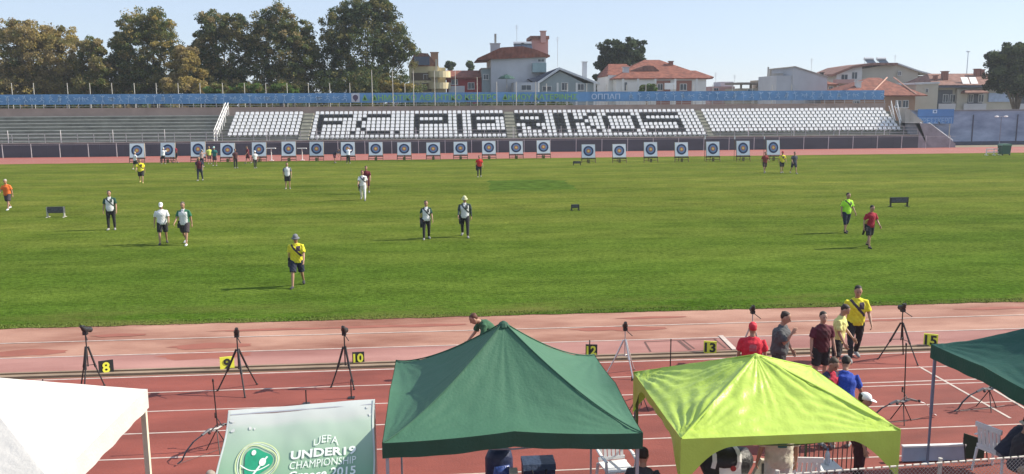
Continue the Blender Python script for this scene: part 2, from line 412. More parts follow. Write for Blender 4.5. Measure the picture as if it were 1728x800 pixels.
# mesh fence with posts at the foot of the wall
fn = empty('pitch_fence', (0, 107.2, 0), 'low pale post and rail fence along the foot of the grandstand wall', 'fence')
mb = MB(); mb.b2(-95, 67.5, 107.18, 107.22, 1.50, 1.54); mb.build('top_rail', C_rail, fn)
first = None
for x in np.arange(-62, 67.5, 3.3):
    if first is None:
        mb = MB(); mb.b2(-.035, .035, -.035, .035, 0, 1.62); first = o = mb.build('post', mat('fence_post', (.5, .5, .5), .6), fn, local=True)
    else: o = first.copy(); col.objects.link(o)
    o.parent = fn; o.location = (x, 0, 0)

# ---- blue banner with lettering
YB = 118.5
bn = empty('stadium_banner', (5, YB, 6.3), 'long blue banner with green and white Greek lettering above the grandstand', 'banner')
zb0, zb1 = 6.30, 7.62
x_end = XZ(1492, 160, YB)[0]
mb = MB(); N = 260; xs = np.linspace(-75, x_end, N)
vs = []
for x in xs:
    wz = .012*math.sin(x*2.1)+.012*noise.noise(Vector((x*1.2, 0, 0)))
    for z in (zb0, (zb0+zb1)/2, zb1): vs.append((x, YB+wz*(1 if z != zb1 else .3), z+.02*noise.noise(Vector((x*.5, z, 0)))))
n0 = len(vs); vs += [(v[0], v[1]+.02, v[2]) for v in vs]
fs = []
for i in range(N-1):
    for j in (0, 1):
        a = i*3+j; fs.append((a, a+3, a+4, a+1)); fs.append((n0+a, n0+a+1, n0+a+4, n0+a+3))
    fs.append((i*3+2, i*3+5, n0+i*3+5, n0+i*3+2)); fs.append((i*3, n0+i*3, n0+i*3+3, i*3+3))
mb.add(vs, fs); banner_mb = mb
C_grn = mat('letter_green', (.24, .50, .15), .7, .05); C_ltb = mat('letter_white', (.50, .62, .76), .7, .05)
C_fig = mat('figure_pale', (.36, .54, .72), .7, .1, 3)
ZC = (zb0+zb1)/2
def btext(s, px0, px1, m, size=1.0):
    xa, xb = XZ(px0, 165, YB)[0], XZ(px1, 165, YB)[0]
    o = text(s, size, m, 'lettering', bn, ((xa+xb)/2, YB-.11, ZC), off=.012, local=False)
    o['_w'] = xb-xa; return o
btext('Δ. ΔΗΜΟΤΙΚΟ ΑΘΛΗΤΙΚΟ ΚΕΝΤΡΟ', 611, 839, C_grn); btext('ΔΗΜΟΥ ΚΑΤΕΡΙΝΗΣ', 848, 974, C_grn); btext('ΟΠΠΑΠ', 998, 1046, C_ltb)
xa, _ = XZ(600, 165, YB)
mb = MB(); mb.b2(xa-.55, xa+.55, YB-.10, YB-.075, zb0+.08, zb1-.05); o = mb.build('crest_panel', mat('crest_white', (.55, .56, .60), .7), bn)
mb = MB(); mb.disc((xa, YB-.12, ZC+.05), .36); mb.add([(xa-.36, YB-.125, ZC+.05), (xa+.36, YB-.125, ZC+.05), (xa, YB-.125, ZC-.55)], [(0, 2, 1)]); mb.build('crest', mat('crest_dark', (.10, .07, .12), .7), o)
# little athlete figures printed along the banner
def limb(mb, p, q, wd=.09):
    p, q = Vector((p[0], 0, p[1])), Vector((q[0], 0, q[1])); d = (q-p).normalized(); s = Vector((-d.z, 0, d.x))*wd/2
    mb.add([p-s, q-s*.7, q+s*.7, p+s], [(0, 1, 2, 3)])
FIG = [[((0, .30), (-.05, 0)), ((-.05, 0), (.22, -.18)), ((.22, -.18), (.12, -.45)), ((-.05, 0), (-.25, -.25)), ((-.25, -.25), (-.45, -.2)), ((0, .26), (.25, .12)), ((0, .26), (-.25, .1))],
       [((0, .28), (.12, -.05)), ((.12, -.05), (-.1, -.25)), ((-.1, -.25), (.0, -.5)), ((.12, -.05), (.35, -.3)), ((0, .25), (-.3, .38)), ((0, .25), (-.28, .05))],
       [((0, .25), (0, -.08)), ((0, -.08), (.15, -.5)), ((0, -.08), (-.15, -.5)), ((0, .22), (.3, .45)), ((0, .22), (-.3, .45))],
       [((-.35, .1), (.1, .05)), ((.1, .05), (.4, .25)), ((.1, .05), (.4, -.1)), ((-.35, .1), (-.3, -.3)), ((-.2, .1), (0, -.25)), ((-.35, .1), (-.55, .0))],
       [((.1, .3), (-.05, 0)), ((-.05, 0), (-.02, -.5)), ((-.05, 0), (-.4, .05)), ((.1, .26), (.4, .3)), ((.1, .26), (-.2, .4))]]
mb = MB(); px = -60; k = 0
while px < 1488:
    if not (585 < px < 1055):
        x, _ = XZ(px, 165, YB); t = MB(); f = FIG[random.choice(range(5))]; sg = random.choice((-1, 1))
        for (p, q) in f: limb(t, p, q)
        hx, hz = f[0][0]; t.disc((hx*1.0+.02, 0, hz+.12), .08, n=8)
        if k % 6 == 5: t.disc((0, 0, 0), .22, n=14)
        mb.add([(v[0]*sg*1.05+x, v[1]*.1+YB-.115, v[2]*1.1+ZC) for v in t.v], [f2 if sg == 1 else f2[::-1] for f2 in t.f])
    px += 14.6; k += 1
banner_mb.cur = 1; banner_mb.add(mb.v, mb.f); banner_mb.build('banner_cloth', [mat('banner_blue', (.10, .25, .46), .7, .12, .6, col2=(.13, .30, .53)), C_fig], bn)
# poles
C_pole = mat('pole_grey', (.45, .43, .38), .6, .1, 3)
pole_proto = {}
def pole(px, ytop, Y, zbase, label, group, r=.06):
    x, zt = XZ(px, ytop, Y); h = zt-zbase
    key = round(h, 1)
    mb = MB(); mb.tube([(0, 0, 0), (0, 0, h*.5), (0, 0, h)], [r, r*.9, r*.75], n=8); mb.box((0, 0, .02), (.22, .22, .04))
    o = mb.build('banner_pole', C_pole); o.location = (x, Y, zbase)
    return tag(o, label, 'pole', group)
for px in [-18, 19, 56, 113, 151, 188, 226, 263, 300, 337, 375, 412, 448, 484, 520, 556, 590] + [683, 920+2, 957, 990, 1024, 1057, 1090, 1137, 1170, 1203, 1236, 1270, 1303, 1336]:
    pole(px, 140 if px < 600 else (141 if px < 1000 else 143-0*px), 118.9, 4.7, 'short thin pale pole behind the blue banner, its top just above the cloth', 'short poles behind the banner')
for px, yt in ((627, 118), (662, 119), (697, 119), (733, 118), (768, 119), (805, 130), (838, 138), (871, 138), (904, 138)):
    pole(px, yt, 117.6, 4.7, {627: 'tall thin pale pole in front of the banner, leftmost of the tall ones', 662: 'tall pale pole in front of the banner, second of the tall ones', 697: 'tall pale pole in front of the banner just left of the yellow house', 733: 'tall pale pole in front of the banner against the yellow house', 768: 'tall pale pole in front of the banner against the red-walled house'}.get(px, 'thin pale pole in front of the banner before the tall grey house'), 'tall poles in front of the banner', .055)

# ================================================================== PERIMETER WALL, SIGN, BIN, LIGHTS
pw = empty('perimeter_wall', (74, 112, 0), 'high weathered blue-grey wall at the right end of the ground', 'wall')
C_bl = mat('blue_grey_wall', (.19, .25, .38), .9, .22, .35, .2, 4, col2=(.30, .36, .48), sx=(.6, 1, 1.6))
zt = XZ(1650, 189, 111)[1]
mb = MB(); mb.b2(63.2, 110, 113.4, 113.8, 0, zt+.1); mb.b2(63.2, 66.9, 113.35, 113.4, 2, zt-.5)
mb.build('wall_face', C_bl, pw)
mb = MB(); mb.b2(63.2, 110, 113.3, 113.9, zt+.1, zt+.28); mb.build('wall_coping', mat('coping_dark', (.2, .2, .22), .9), pw)
mb = MB()
for px in (1645, 1720): x = XZ(px, 200, 113)[0]; mb.b2(x-.06, x+.06, 113.28, 113.34, .3, zt-.4)
mb.b2(63.2, 110, 113.30, 113.39, 0, .5)
mb.build('wall_base', mat('wall_dark', (.07, .075, .11), .9), pw)
sg = empty('blue_sign', (67, 112.6, 0), 'blue sign board with pale lettering beside the right end of the grandstand', 'sign')
xa, z0 = XZ(1548, 209, 112.6); xb, z1s = XZ(1610, 184, 112.6)
mb = MB(); mb.b2(xa, xb, 112.55, 112.68, z0, z1s); mb.build('board', mat('sign_blue', (.07, .20, .45), .6, .08, 1), sg)
mb = MB(); mb.b2(xa+.3, xa+.42, 112.7, 112.8, 0, z1s); mb.b2(xb-.42, xb-.3, 112.7, 112.8, 0, z1s); mb.build('posts', C_pole, sg)
o = text('ΚΡΕΣΣΚΕΡΠ', .62, mat('sign_pale', (.22, .36, .56), .7), 'lettering', sg, ((xa+xb)/2, 112.53, z0+.42), local=False, off=.01); o['_w'] = (xb-xa)*.9
mb = MB(); mb.b2(xa, xb, 112.54, 112.549, z0+.95, z0+1.02); mb.build('stripe', mat('sign_navy', (.04, .11, .27), .6), sg)
cx = (xa+xb)/2-.2; mb = MB(); mb.b2(cx-.3, cx+.3, 112.52, 112.549, z1s-.55, z1s-.1); mb.build('emblem_panel', C_ltb, sg); mb = MB(); mb.disc((cx, 112.505, z1s-.32), .15, n=12); mb.build('emblem', mat('sign_navy', 0), sg)
# waste container
p = gp(1694, 262); bi = empty('waste_bin', (p.x, p.y, 0), 'dark green wheeled waste container on the far track', 'bin')
mb = MB(); mb.prism([(p.x-.48, .15), (p.x+.48, .15), (p.x+.56, 1.1), (p.x-.56, 1.1)], p.y-.4, p.y+.4); mb.build('body', mat('bin_green', (.025, .09, .06), .5), bi)
mb = MB(); mb.prism([(p.x-.6, 1.1), (p.x+.6, 1.1), (p.x+.5, 1.28), (p.x-.5, 1.28)], p.y-.46, p.y+.44); mb.build('lid', mat('bin_lid', (.12, .22, .16), .5), bi)
for sx in (-.42, .42):
    mb = MB(); mb.tube([(p.x+sx-.04, p.y-.35, .1), (p.x+sx+.04, p.y-.35, .1)], .1, n=10); mb.build('wheel', C_sb, bi)
# low white hurdle-like barrier by the bin
p = gp(1677, 262); o = MB()
for z in (.35, .7): o.b2(p.x-.9, p.x+.7, p.y, p.y+.06, z-.05, z+.05)
for x in (-.9, 0, .7): o.b2(p.x+x-.04, p.x+x+.04, p.y-.3, p.y+.3, 0, .06); o.b2(p.x+x-.03, p.x+x+.03, p.y, p.y+.06, 0, .75)
o = o.build('hurdle', C_white); tag(top(o, (p.x, p.y, 0)), 'low white hurdle frame standing left of the green waste container', 'hurdle')
# lamps
p = ap(1690, 197, 108.5); lp = empty('street_lamp', (p.x, 108.5, 0), 'twin-headed lamp post in front of the blue-grey wall', 'lamp')
mb = MB(); mb.tube([(p.x, 108.5, 0), (p.x, 108.5, p.z)], [.07, .045]); mb.tube([(p.x-.7, 108.5, p.z), (p.x+.7, 108.5, p.z)], .035); mb.build('post', mat('lamp_post', (.2, .22, .27), .6), lp)
for sx in (-.75, .55):
    mb = MB(); mb.ell((p.x+sx, 108.4, p.z+.03), (.32, .16, .1)); mb.build('lamp_head', C_white, lp, smooth=True)
p = ap(1634, 87, 230); fl = empty('floodlight_mast', (p.x, 230, 0), 'very thin distant mast with a small disc head above the right rooftops', 'mast')
mb = MB(); mb.tube([(p.x, 230, 0), (p.x, 230, p.z)], [.18, .10]); mb.build('mast', mat('mast_pale', (.5, .55, .62), .7), fl)
mb = MB(); mb.ell((p.x, 230, p.z), (.55, .55, .2)); mb.build('head', mat('mast_pale', 0), fl)

# ================================================================== HOUSES
C_dark = mat('chimney_dark', (.05, .05, .055), .8, .2, 1); C_glass = mat('window_glass', (.05, .065, .08), .15, .1, 1)  # C_dark is a plain dark chimney colour
C_frame = mat('window_frame', (.6, .6, .58), .6)
def tiles(name, col, c2):
    m = mat(name, col, .85, .25, 1.3, 0, col2=c2); t = m.node_tree; b = t.nodes['Principled BSDF']
    wv = t.nodes.new('ShaderNodeTexWave'); wv.bands_direction = 'X'; wv.inputs['Scale'].default_value = 1.3; wv.inputs['Distortion'].default_value = .3
    bp = t.nodes.new('ShaderNodeBump'); bp.inputs['Strength'].default_value = .6; bp.inputs['Distance'].default_value = .08
    tc = [n for n in t.nodes if n.type == 'TEX_COORD'][0]
    t.links.new(tc.outputs['Object'], wv.inputs[0]); t.links.new(wv.outputs[0], bp.inputs['Height']); t.links.new(bp.outputs[0], b.inputs['Normal']); return m
C_tile = tiles('roof_tiles_red', (.155, .044, .028), (.235, .082, .052)); C_tile2 = tiles('roof_tiles_brown', (.17, .085, .065), (.25, .13, .10))
C_sol = mat('solar_panel', (.02, .03, .05), .2, .1, 1); C_steel = mat('boiler_steel', (.6, .6, .6), .35, .05, 2, metal=.6)
class House:
    def __init__(s, px, Y, label, name='house', cat='house'):
        s.Y = Y; s.px = px; x = XZ(px, 170, Y)[0]; s.r = empty(name, (x, Y, 0), label, cat)
    def X(s, px, py=150, d=0): return XZ(px, py, s.Y+d)[0]
    def Z(s, py, px=None, d=0): return XZ(px or s.px, py, s.Y+d)[1]
    def block(s, px0, px1, pyt, D, m, name='wall', d=0, pyb=None):
        mb = MB(); z0 = 0 if pyb is None else s.Z(pyb, px0, d); mb.b2(s.X(px0, pyt, d), s.X(px1, pyt, d), s.Y+d, s.Y+d+D, z0, s.Z(pyt, (px0+px1)/2, d)); return mb.build(name, m, s.r)
    def win(s, px0, px1, py0, py1, d=0, m=None, sill=True):
        x0, x1, z1, z0 = s.X(px0, py0, d), s.X(px1, py1, d), s.Z(py0, px0, d), s.Z(py1, px0, d); Y = s.Y+d
        mb = MB(); t = .08
        mb.b2(x0-t, x0, Y-.05, Y+.02, z0, z1); mb.b2(x1, x1+t, Y-.05, Y+.02, z0, z1); mb.b2(x0-t, x1+t, Y-.05, Y+.02, z1, z1+t); mb.b2((x0+x1)/2-.03, (x0+x1)/2+.03, Y-.05, Y-.02, z0, z1)
        if sill: mb.b2(x0-.15, x1+.15, Y-.12, Y+.02, z0-.1, z0)
        o = mb.build('window', C_frame, s.r); mb = MB(); mb.b2(x0, x1, Y-.018, Y-.004, z0, z1); mb.build('pane', m or C_glass, o); return o
    def loggia(s, px0, px1, py0, py1, rail_m, d=0):           # shaded balcony: slab, dark recess, parapet
        x0, x1, z1, z0 = s.X(px0, py0, d), s.X(px1, py1, d), s.Z(py0, px0, d), s.Z(py1, px0, d); Y = s.Y+d
        mb = MB(); mb.b2(x0, x1, Y-1.5, Y-.01, z0-.2, z0); mb.b2(x0, x1, Y-1.5, Y-1.42, z0, z0+.95)
        o = mb.build('balcony', rail_m, s.r)
        mb = MB(); mb.b2(x0+.2, x1-.2, Y-.014, Y-.004, z0, z1-.2); mb.build('door', C_glass, o)
    def hip(s, px0, px1, pye, pyr, D, m, rl=.35, d=0, name='roof', over=.6, rx=None):
        x0, x1 = s.X(px0, pye, d), s.X(px1, pye, d); y0, y1 = s.Y+d-over, s.Y+d+D+over; z0 = s.Z(pye, (px0+px1)/2, d); z1 = XZ((px0+px1)/2, pyr, (y0+y1)/2)[1]
        L_ = (x1-x0); cx = (x0+x1)/2 if rx is None else s.X(rx, pye, d); a = L_*rl/2
        mb = MB(); cy = (y0+y1)/2
        vs = [(x0, y0, z0), (x1, y0, z0), (x1, y1, z0), (x0, y1, z0), (cx-a, cy, z1), (cx+a, cy, z1), (x0, y0, z0-.18), (x1, y0, z0-.18), (x1, y1, z0-.18), (x0, y1, z0-.18)]
        mb.add(vs, [(0, 1, 5, 4), (1, 2, 5), (2, 3, 4, 5), (3, 0, 4), (6, 9, 8, 7), (0, 6, 7, 1), (1, 7, 8, 2), (2, 8, 9, 3), (3, 9, 6, 0)])
        return mb.build(name, m, s.r)
    def poly(s, pts, D, m, name='wall', d=0):
        mb = MB(); P = [XZ(a, b, s.Y+d) for a, b in pts]
        # counter-clockwise seen from the camera
        A = sum(P[i][0]*P[(i+1) % len(P)][1]-P[(i+1) % len(P)][0]*P[i][1] for i in range(len(P)))
        if A < 0: P = P[::-1]
        mb.prism(P, s.Y+d, s.Y+d+D); return mb.build(name, m, s.r)
    def strip(s, pts, th, D, m, name='roof', d=0):      # thin roof slab following a polyline
        mb = MB()
        for (a, b) in zip(pts[:-1], pts[1:]):
            P = [XZ(a[0], a[1]+th, s.Y+d), XZ(b[0], b[1]+th, s.Y+d), XZ(b[0], b[1], s.Y+d), XZ(a[0], a[1], s.Y+d)]; mb.prism(P, s.Y+d, s.Y+d+D)
        return mb.build(name, m, s.r)
    def chimney(s, px, py0, py1, wd, m, parent=None, d=2, cap=True):
        x, z1 = XZ(px, py0, s.Y+d); z0 = XZ(px, py1, s.Y+d)[1]; mb = MB(); mb.b2(x-wd/2, x+wd/2, s.Y+d, s.Y+d+wd, z0-.6, z1)
        if cap: mb.b2(x-wd/2-.12, x+wd/2+.12, s.Y+d-.12, s.Y+d+wd+.12, z1, z1+.12)
        return mb.build('chimney', m, parent or s.r)
    def solar(s, px, py, d=1, parent=None):
        x, z = XZ(px, py, s.Y+d); Y = s.Y+d; mb = MB(); mb.tube([(x-.9, Y+1, z+.45), (x+.9, Y+1, z+.45)], .3, n=10)
        o = mb.build('solar_boiler', C_steel, parent or s.r); mb = MB(); mb.add([(x-.9, Y-.9, z-.7), (x+.9, Y-.9, z-.7), (x+.9, Y+.8, z+.3), (x-.9, Y+.8, z+.3), (x-.9, Y-.9, z-.78), (x+.9, Y-.9, z-.78), (x+.9, Y+.8, z+.22), (x-.9, Y+.8, z+.22)], [(0, 1, 2, 3), (7, 6, 5, 4), (0, 4, 5, 1), (1, 5, 6, 2), (2, 6, 7, 3), (3, 7, 4, 0)]); mb.build('collector', C_sol, o)
        mb = MB()
        for sx in (-.8, .8): mb.tube([(x+sx, Y+.9, z-1.3), (x+sx, Y+.9, z+.4)], .04)
        mb.build('bracket', C_steel, o)
    def antenna(s, px, py0, py1, d=2):
        x, z1 = XZ(px, py0, s.Y+d); z0 = XZ(px, py1, s.Y+d)[1]; Y = s.Y+d; mb = MB(); mb.tube([(x, Y, z0-.3), (x, Y, z1)], .035)
        for k in range(4): mb.tube([(x-.35+.05*k, Y, z1-.2-.22*k), (x+.35-.05*k, Y, z1-.2-.22*k)], .018, n=4)
        mb.build('antenna', C_steel, s.r)
def plaster(name, c, **k): return mat(name, c, .9, .08, .5, .1, 6, **k)
W_yel = plaster('plaster_yellow', (.60, .52, .32)); W_grey = plaster('plaster_grey', (.46, .47, .49)); W_wht = plaster('plaster_white', (.62, .62, .60))
W_red = plaster('plaster_red', (.30, .05, .05)); W_pnk = plaster('plaster_pink', (.50, .30, .27)); W_crm = plaster('plaster_cream', (.44, .42, .35)); W_brk = plaster('brick', (.26, .12, .09)); W_org = plaster('plaster_ochre', (.33, .20, .13)); W_teal = plaster('plaster_pale_teal', (.26, .31, .32))
# 1 yellow apartment
h = House(722, 150, 'pale yellow apartment house with curved balconies beside the tallest dark tree')
h.block(690, 741, 112, 11, W_yel); h.block(741, 752, 114, 8, W_yel, 'stair_wall', d=1)
rf = h.poly([(688, 113), (700, 89), (722, 90), (740, 113)], 10, C_tile2, 'roof', d=.5)
mb = MB(); xx, zz = XZ(712, 103, 149.8); mb.box((xx, 149.6, zz), (2.6, .1, 1.7), rx=R(-30)); mb.build('solar_panel', C_sol, rf)
h.chimney(733, 89, 112, 1.3, W_org, rf, d=1)
for (a, b) in ((123, 136), (140, 155)):
    mb = MB(); mb.b2(h.X(695), h.X(728), h.Y-.03, h.Y-.01, h.Z(b, 710), h.Z(a, 710)); mb.build('recess_shade', mat('shade_bay_brown', (.13, .10, .07), .9), h.r)  # flat dark panel on the wall, painting the shade of the open balconies
    mb = MB(); cx = h.X(742); zc = h.Z(b-5, 740)
    n = 10; rim = [(cx+(1.9)*math.cos(math.pi*k/n+math.pi), h.Y-1.9*math.sin(math.pi*k/n)) for k in range(n+1)]
    vs = [(x, y, zc) for x, y in rim]+[(x, y, zc+1.05) for x, y in rim]; mb.add(vs, [(k, k+1, k+n+2, k+n+1) for k in range(n)]+[tuple(range(n+1))[::-1], tuple(range(n+1, 2*n+2))]); mb.build('balcony', W_yel, h.r)
mb = MB(); mb.b2(h.X(735.5), h.X(739), h.Y-.4, h.Y, 0, h.Z(100, 736)); mb.build('column', W_crm, h.r)
h.win(700, 712, 142, 152); h.win(715, 726, 126, 134, sill=False)
# 2 red house
h = House(780, 152, 'low dark red house with an orange tiled roof right of the yellow apartments')
h.block(754, 814, 131, 9, W_red); h.hip(750, 816, 131, 119, 9, C_tile, .9)
h.block(757, 784, 145, .3, W_grey, 'garden_wall', d=-1); h.win(790, 800, 140, 150); h.win(762, 772, 135, 142)
h = House(820, 151, 'small grey flat-roofed house squeezed between the red house and the tall grey house')
h.block(813, 829, 116, 8, W_teal); h.win(816, 824, 126, 134); h.block(812, 830, 114.5, 8.4, C_conc, 'parapet', d=-.2, pyb=116)
# 3 tall grey house
h = House(870, 150, 'tall pale grey house with a red roof, white solar boilers and a pink rooftop room')
h.block(828, 921, 92, 13, W_grey)
rf = h.poly([(804, 101), (806, 98), (846, 80), (882, 78), (905, 84), (928, 93), (928, 96)], 12.6, C_tile, 'roof', d=-.6)
h.block(898, 925, 66, 6, W_pnk, 'rooftop_room', d=3, pyb=95); h.block(895, 927, 60.5, 7, C_tile2, 'rooftop_slab', d=2.6, pyb=66)
o = h.chimney(917, 53, 66, .9, W_pnk, None, d=2); 
o = h.chimney(836, 74, 90, 1.6, W_grey, rf, d=1); h.chimney(836, 57, 74, .35, C_conc, None, d=1.5, cap=False)
for px in (876, 889): h.solar(px, 77, d=.5)
h.antenna(872, 42, 80); h.antenna(941, 62, 110, d=1)
h.block(899, 922, 106, 1.8, mat('balcony_glass', (.22, .32, .33), .25), 'glass_balcony', d=-1.8, pyb=122); h.win(908, 918, 100, 104, sill=False)
# small terrace block in front with a dark parasol
h2 = House(860, 147, 'dark green parasol open on the terrace before the tall grey house', 'parasol', 'parasol')
x, z = XZ(855, 133, 147); mb = MB(); mb.loft([((x, 147, z), 1.5, 1.5), ((x, 147, z+.35), 1.1, 1.1), ((x, 147, z+.75), .1, .1)], n=10); mb.build('canopy', mat('parasol_green', (.02, .07, .06), .8), h2.r)
mb = MB(); mb.tube([(x, 147, 0), (x, 147, z+.3)], .05); mb.build('pole', C_pole, h2.r)
# 4 gable house
h = House(950, 146, 'low blue-grey gabled house with white columns and a tall grey chimney')
h.poly([(906, 200), (906, 143), (945, 120), (985, 140), (1006, 141), (1006, 200)], 9, W_teal)
h.strip([(898, 145), (945, 114), (1012, 140)], 3.5, 10, mat('fascia_pale', (.50, .53, .55), .7), 'roof', d=-.7)
h.poly([(892, 133), (903, 130), (945, 113.5), (945, 116), (903, 141)], 5, mat('roof_dark', (.07, .08, .11), .8), 'side_roof', d=1)
for px in (906, 938, 970, 1000): mb = MB(); mb.b2(h.X(px), h.X(px+3), h.Y-1.2, h.Y-.9, 0, h.Z(140, px)); mb.build('column', W_wht, h.r)
h.win(948, 958, 140, 152); h.win(916, 930, 146, 153, sill=False); h.win(975, 985, 142, 152)
h.chimney(987, 105, 130, .75, W_grey, None, d=3)
h.block(868, 908, 139, 6, W_grey, 'side_wing', d=-2.5); h.win(880, 896, 144, 152, d=-2.5)
# 5 big red roof
h = House(1115, 150, 'wide house under a broad red hipped roof right of the cypress clump')
h.block(1027, 1100, 127, 12, W_wht, d=3); h.block(1040, 1192, 132, 9, W_wht)
h.hip(1024, 1085, 127, 108, 9, C_tile, .5, d=4, rx=1050)
rf = h.hip(1034, 1201, 132, 101, 15, C_tile, .16, d=.2, rx=1117); h.hip(1150, 1203, 130, 119, 8, C_tile, .3, d=6, name='rear_roof')
mb = MB(); xx = h.X(1096); mb.prism([(xx-3.2, h.Z(119, 1096)), (xx+2.4, h.Z(119, 1096)), (xx+1.2, h.Z(110, 1096)), (xx-.4, h.Z(110, 1096))][::1], h.Y+2.5, h.Y+6); mb.build('dormer', C_tile2, rf)
for (a, b) in ((1105, 1131), (1138, 1167)):
    mb = MB(); mb.b2(h.X(a), h.X(b), h.Y-.06, h.Y-.01, 1, h.Z(136, a)); mb.build('brick_panel', W_brk, h.r)
h.win(1050, 1058, 139, 153); h.win(1110, 1118, 142, 152, d=-.06); h.win(1148, 1158, 142, 152, d=-.06); h.chimney(1057, 114, 124, 1.0, W_grey, rf, d=2); h.chimney(1133, 104, 115, .7, W_brk, rf, d=5)
for px in (1047, 1072, 1101, 1134, 1170): mb = MB(); mb.b2(h.X(px), h.X(px)+.3, h.Y-1.6, h.Y-1.3, 0, h.Z(133.5, px)); mb.build('column', W_wht, h.r)
mb = MB(); xx, zz = XZ(1131, 145, 148.3); mb.b2(xx-1, xx+1, 148.0, 148.4, zz-.6, zz+.5); mb.build('awning', C_white, h.r)
# 6 skyline row
h = House(1222, 175, 'far low brown flat-roofed building with a grey roof hut left of the columns', 'building', 'building'); h.block(1198, 1240, 146, 8, W_pnk); h.block(1217, 1238, 138, 5, W_grey, 'roof_hut', d=2, pyb=146); h.antenna(1208, 122, 140); h.antenna(1240, 126, 140); h.win(1205, 1212, 149, 153, sill=False)
h = House(1280, 165, 'low ochre building with an open columned roof terrace left of the white gable wall', 'building', 'building'); h.block(1246, 1314, 149, 8, mat('plaster_tan', (.38, .33, .25), .9)); h.block(1246, 1300, 139, 8, mat('slab_brown', (.25, .21, .17), .9), 'canopy', d=-.5, pyb=142)
for px in (1250, 1266, 1282, 1297): h.block(px, px+2.5, 142, .4, mat('slab_brown', 0), 'column', d=.5)
h.block(1284, 1314, 135, 6, mat('plaster_tan', 0), 'rear_room', d=5); h.chimney(1304, 117, 135, .8, C_conc, None, d=4); h.chimney(1297, 113, 135, .25, C_conc, None, d=4, cap=False); h.win(1262, 1272, 151, 156)
# 7 white mono-pitch gable
h = House(1350, 152, 'plain white-grey gable wall with one sloping top edge, no windows')
h.poly([(1338, 200), (1338, 114), (1342, 113), (1396, 130), (1396, 200)], 10, W_grey); h.block(1311, 1338, 127.5, 9, W_grey, 'side_wall', d=.4); h.strip([(1336, 112.5), (1342, 111.5), (1398, 129)], 2, 10.5, C_conc, 'roof', d=-.2)
h.block(1310, 1322, 123.5, 2, C_conc, 'water_tank', d=3, pyb=128); h.antenna(1370, 98, 120); h.chimney(1388, 123, 130, .5, C_dark, None)
h = House(1398, 158, 'narrow orange-walled house behind the white gable wall'); h.block(1392, 1412, 142, 6, W_org); h.hip(1390, 1414, 142, 137, 6, C_tile, .4, over=.3); h.win(1399, 1405, 146, 151, sill=False)
# 8 house with two solar boilers
h = House(1480, 162, 'large cream house with twin solar boilers and a shallow dark red roof')
h.block(1412, 1455, 122, 10, W_wht); h.poly([(1412, 122), (1440, 113), (1455, 111), (1455, 122)], 9.8, W_wht, 'gable', d=.1); h.poly([(1455, 200), (1455, 116), (1514, 107), (1549, 119), (1549, 200)], 10, W_crm, 'gable_wall', d=.5); h.block(1549, 1566, 128, 8, mat('shade_bay_brown', 0), 'side_bay', d=2)
rf = h.strip([(1405, 125), (1440, 111), (1474, 106), (1515, 106)], 4, 11, C_tile2, 'roof', d=-.8); h.strip([(1515, 106), (1549, 118), (1571, 124)], 2.2, 11, mat('fascia_pale', 0), 'gable_roof', d=-.2)
h.solar(1470, 103, d=1); h.solar(1491, 103, d=1); h.antenna(1511, 92, 107)
h.win(1516, 1520, 121, 127); h.win(1420, 1430, 126, 134); h.win(1438, 1446, 122, 133); h.block(1412, 1442, 134, 1.5, W_pnk, 'balcony', d=-1.6, pyb=141); h.win(1552, 1560, 134, 142, d=2, sill=False)
# 9 red hip roof low
h = House(1500, 140, 'low ochre house under a red hipped roof behind the right end of the banner')
h.block(1425, 1545, 162, 9, W_org); rf = h.hip(1410, 1562, 161, 131, 11, C_tile, .12, rx=1500)
mb = MB()
P0 = [XZ(1500, 131, 145)]; 
for (a, b) in ((1470, 160), (1548, 160)): 
    xx, zz = XZ(a, b, 139.3); q = XZ(1497 if a < 1500 else 1508, 131.5, 145); mb.tube([(xx, 139.6, zz+.06), (q[0], 145, q[1]+.08)], .12, n=5)
mb.build('ridge_tiles', mat('ridge_tile', (.55, .32, .24), .8), rf)
h.chimney(1450, 138, 150, .8, W_wht, rf, d=2); h.win(1512, 1520, 170, 181); h.win(1524, 1532, 170, 181); h.win(1440, 1450, 170, 180)
# 10 cream block
h = House(1575, 146, 'plain cream windowless side wall between the hipped roof and the long building')
h.block(1546, 1584, 141, 9, W_crm); h.strip([(1544, 140), (1586, 138)], 3, 9.4, mat('fascia_pale', 0), 'roof', d=-.2); h.win(1562, 1566, 150, 156, sill=False)
# 11 long building
h = House(1660, 146, 'long two-storey apartment building with brown roof and balconies at the far right', 'apartment_building', 'building')
h.block(1585, 1790, 144, 10, W_crm, d=1.5); rf = h.hip(1570, 1800, 143, 124, 11, C_tile2, .8, d=1.2)
mb = MB(); mb.b2(h.X(1582), h.X(1795), h.Y+.2, h.Y+1.2, h.Z(147.5, 1660), h.Z(144.2, 1660)); mb.build('eave_beam', mat('roof_dark', 0), rf)
for px in (1629, 1643): xx, zz = XZ(px, 136, h.Y+1.5); mb = MB(); mb.box((xx, h.Y+1.6, zz), (1.3, .12, 1.5), rx=R(-38)); mb.build('solar_panel', C_steel, rf)
for (a, b) in ((1587, 1616), (1630, 1668), (1724, 1760)):
    mb = MB(); mb.b2(h.X(a), h.X(b), h.Y+1.42, h.Y+1.48, h.Z(186, a), h.Z(152, a)); mb.build('recess_shade', mat('recess_shade_blue', (.10, .11, .13), .9), h.r)  # dark sheet colours in the shade at the back of each balcony
    mb = MB(); mb.b2(h.X(a), h.X(b), h.Y+.2, h.Y+.3, h.Z(188, a), h.Z(175, a)); mb.b2(h.X(a), h.X(b), h.Y+.2, h.Y+1.4, h.Z(189, a), h.Z(187, a)); mb.build('balcony', W_grey, h.r)
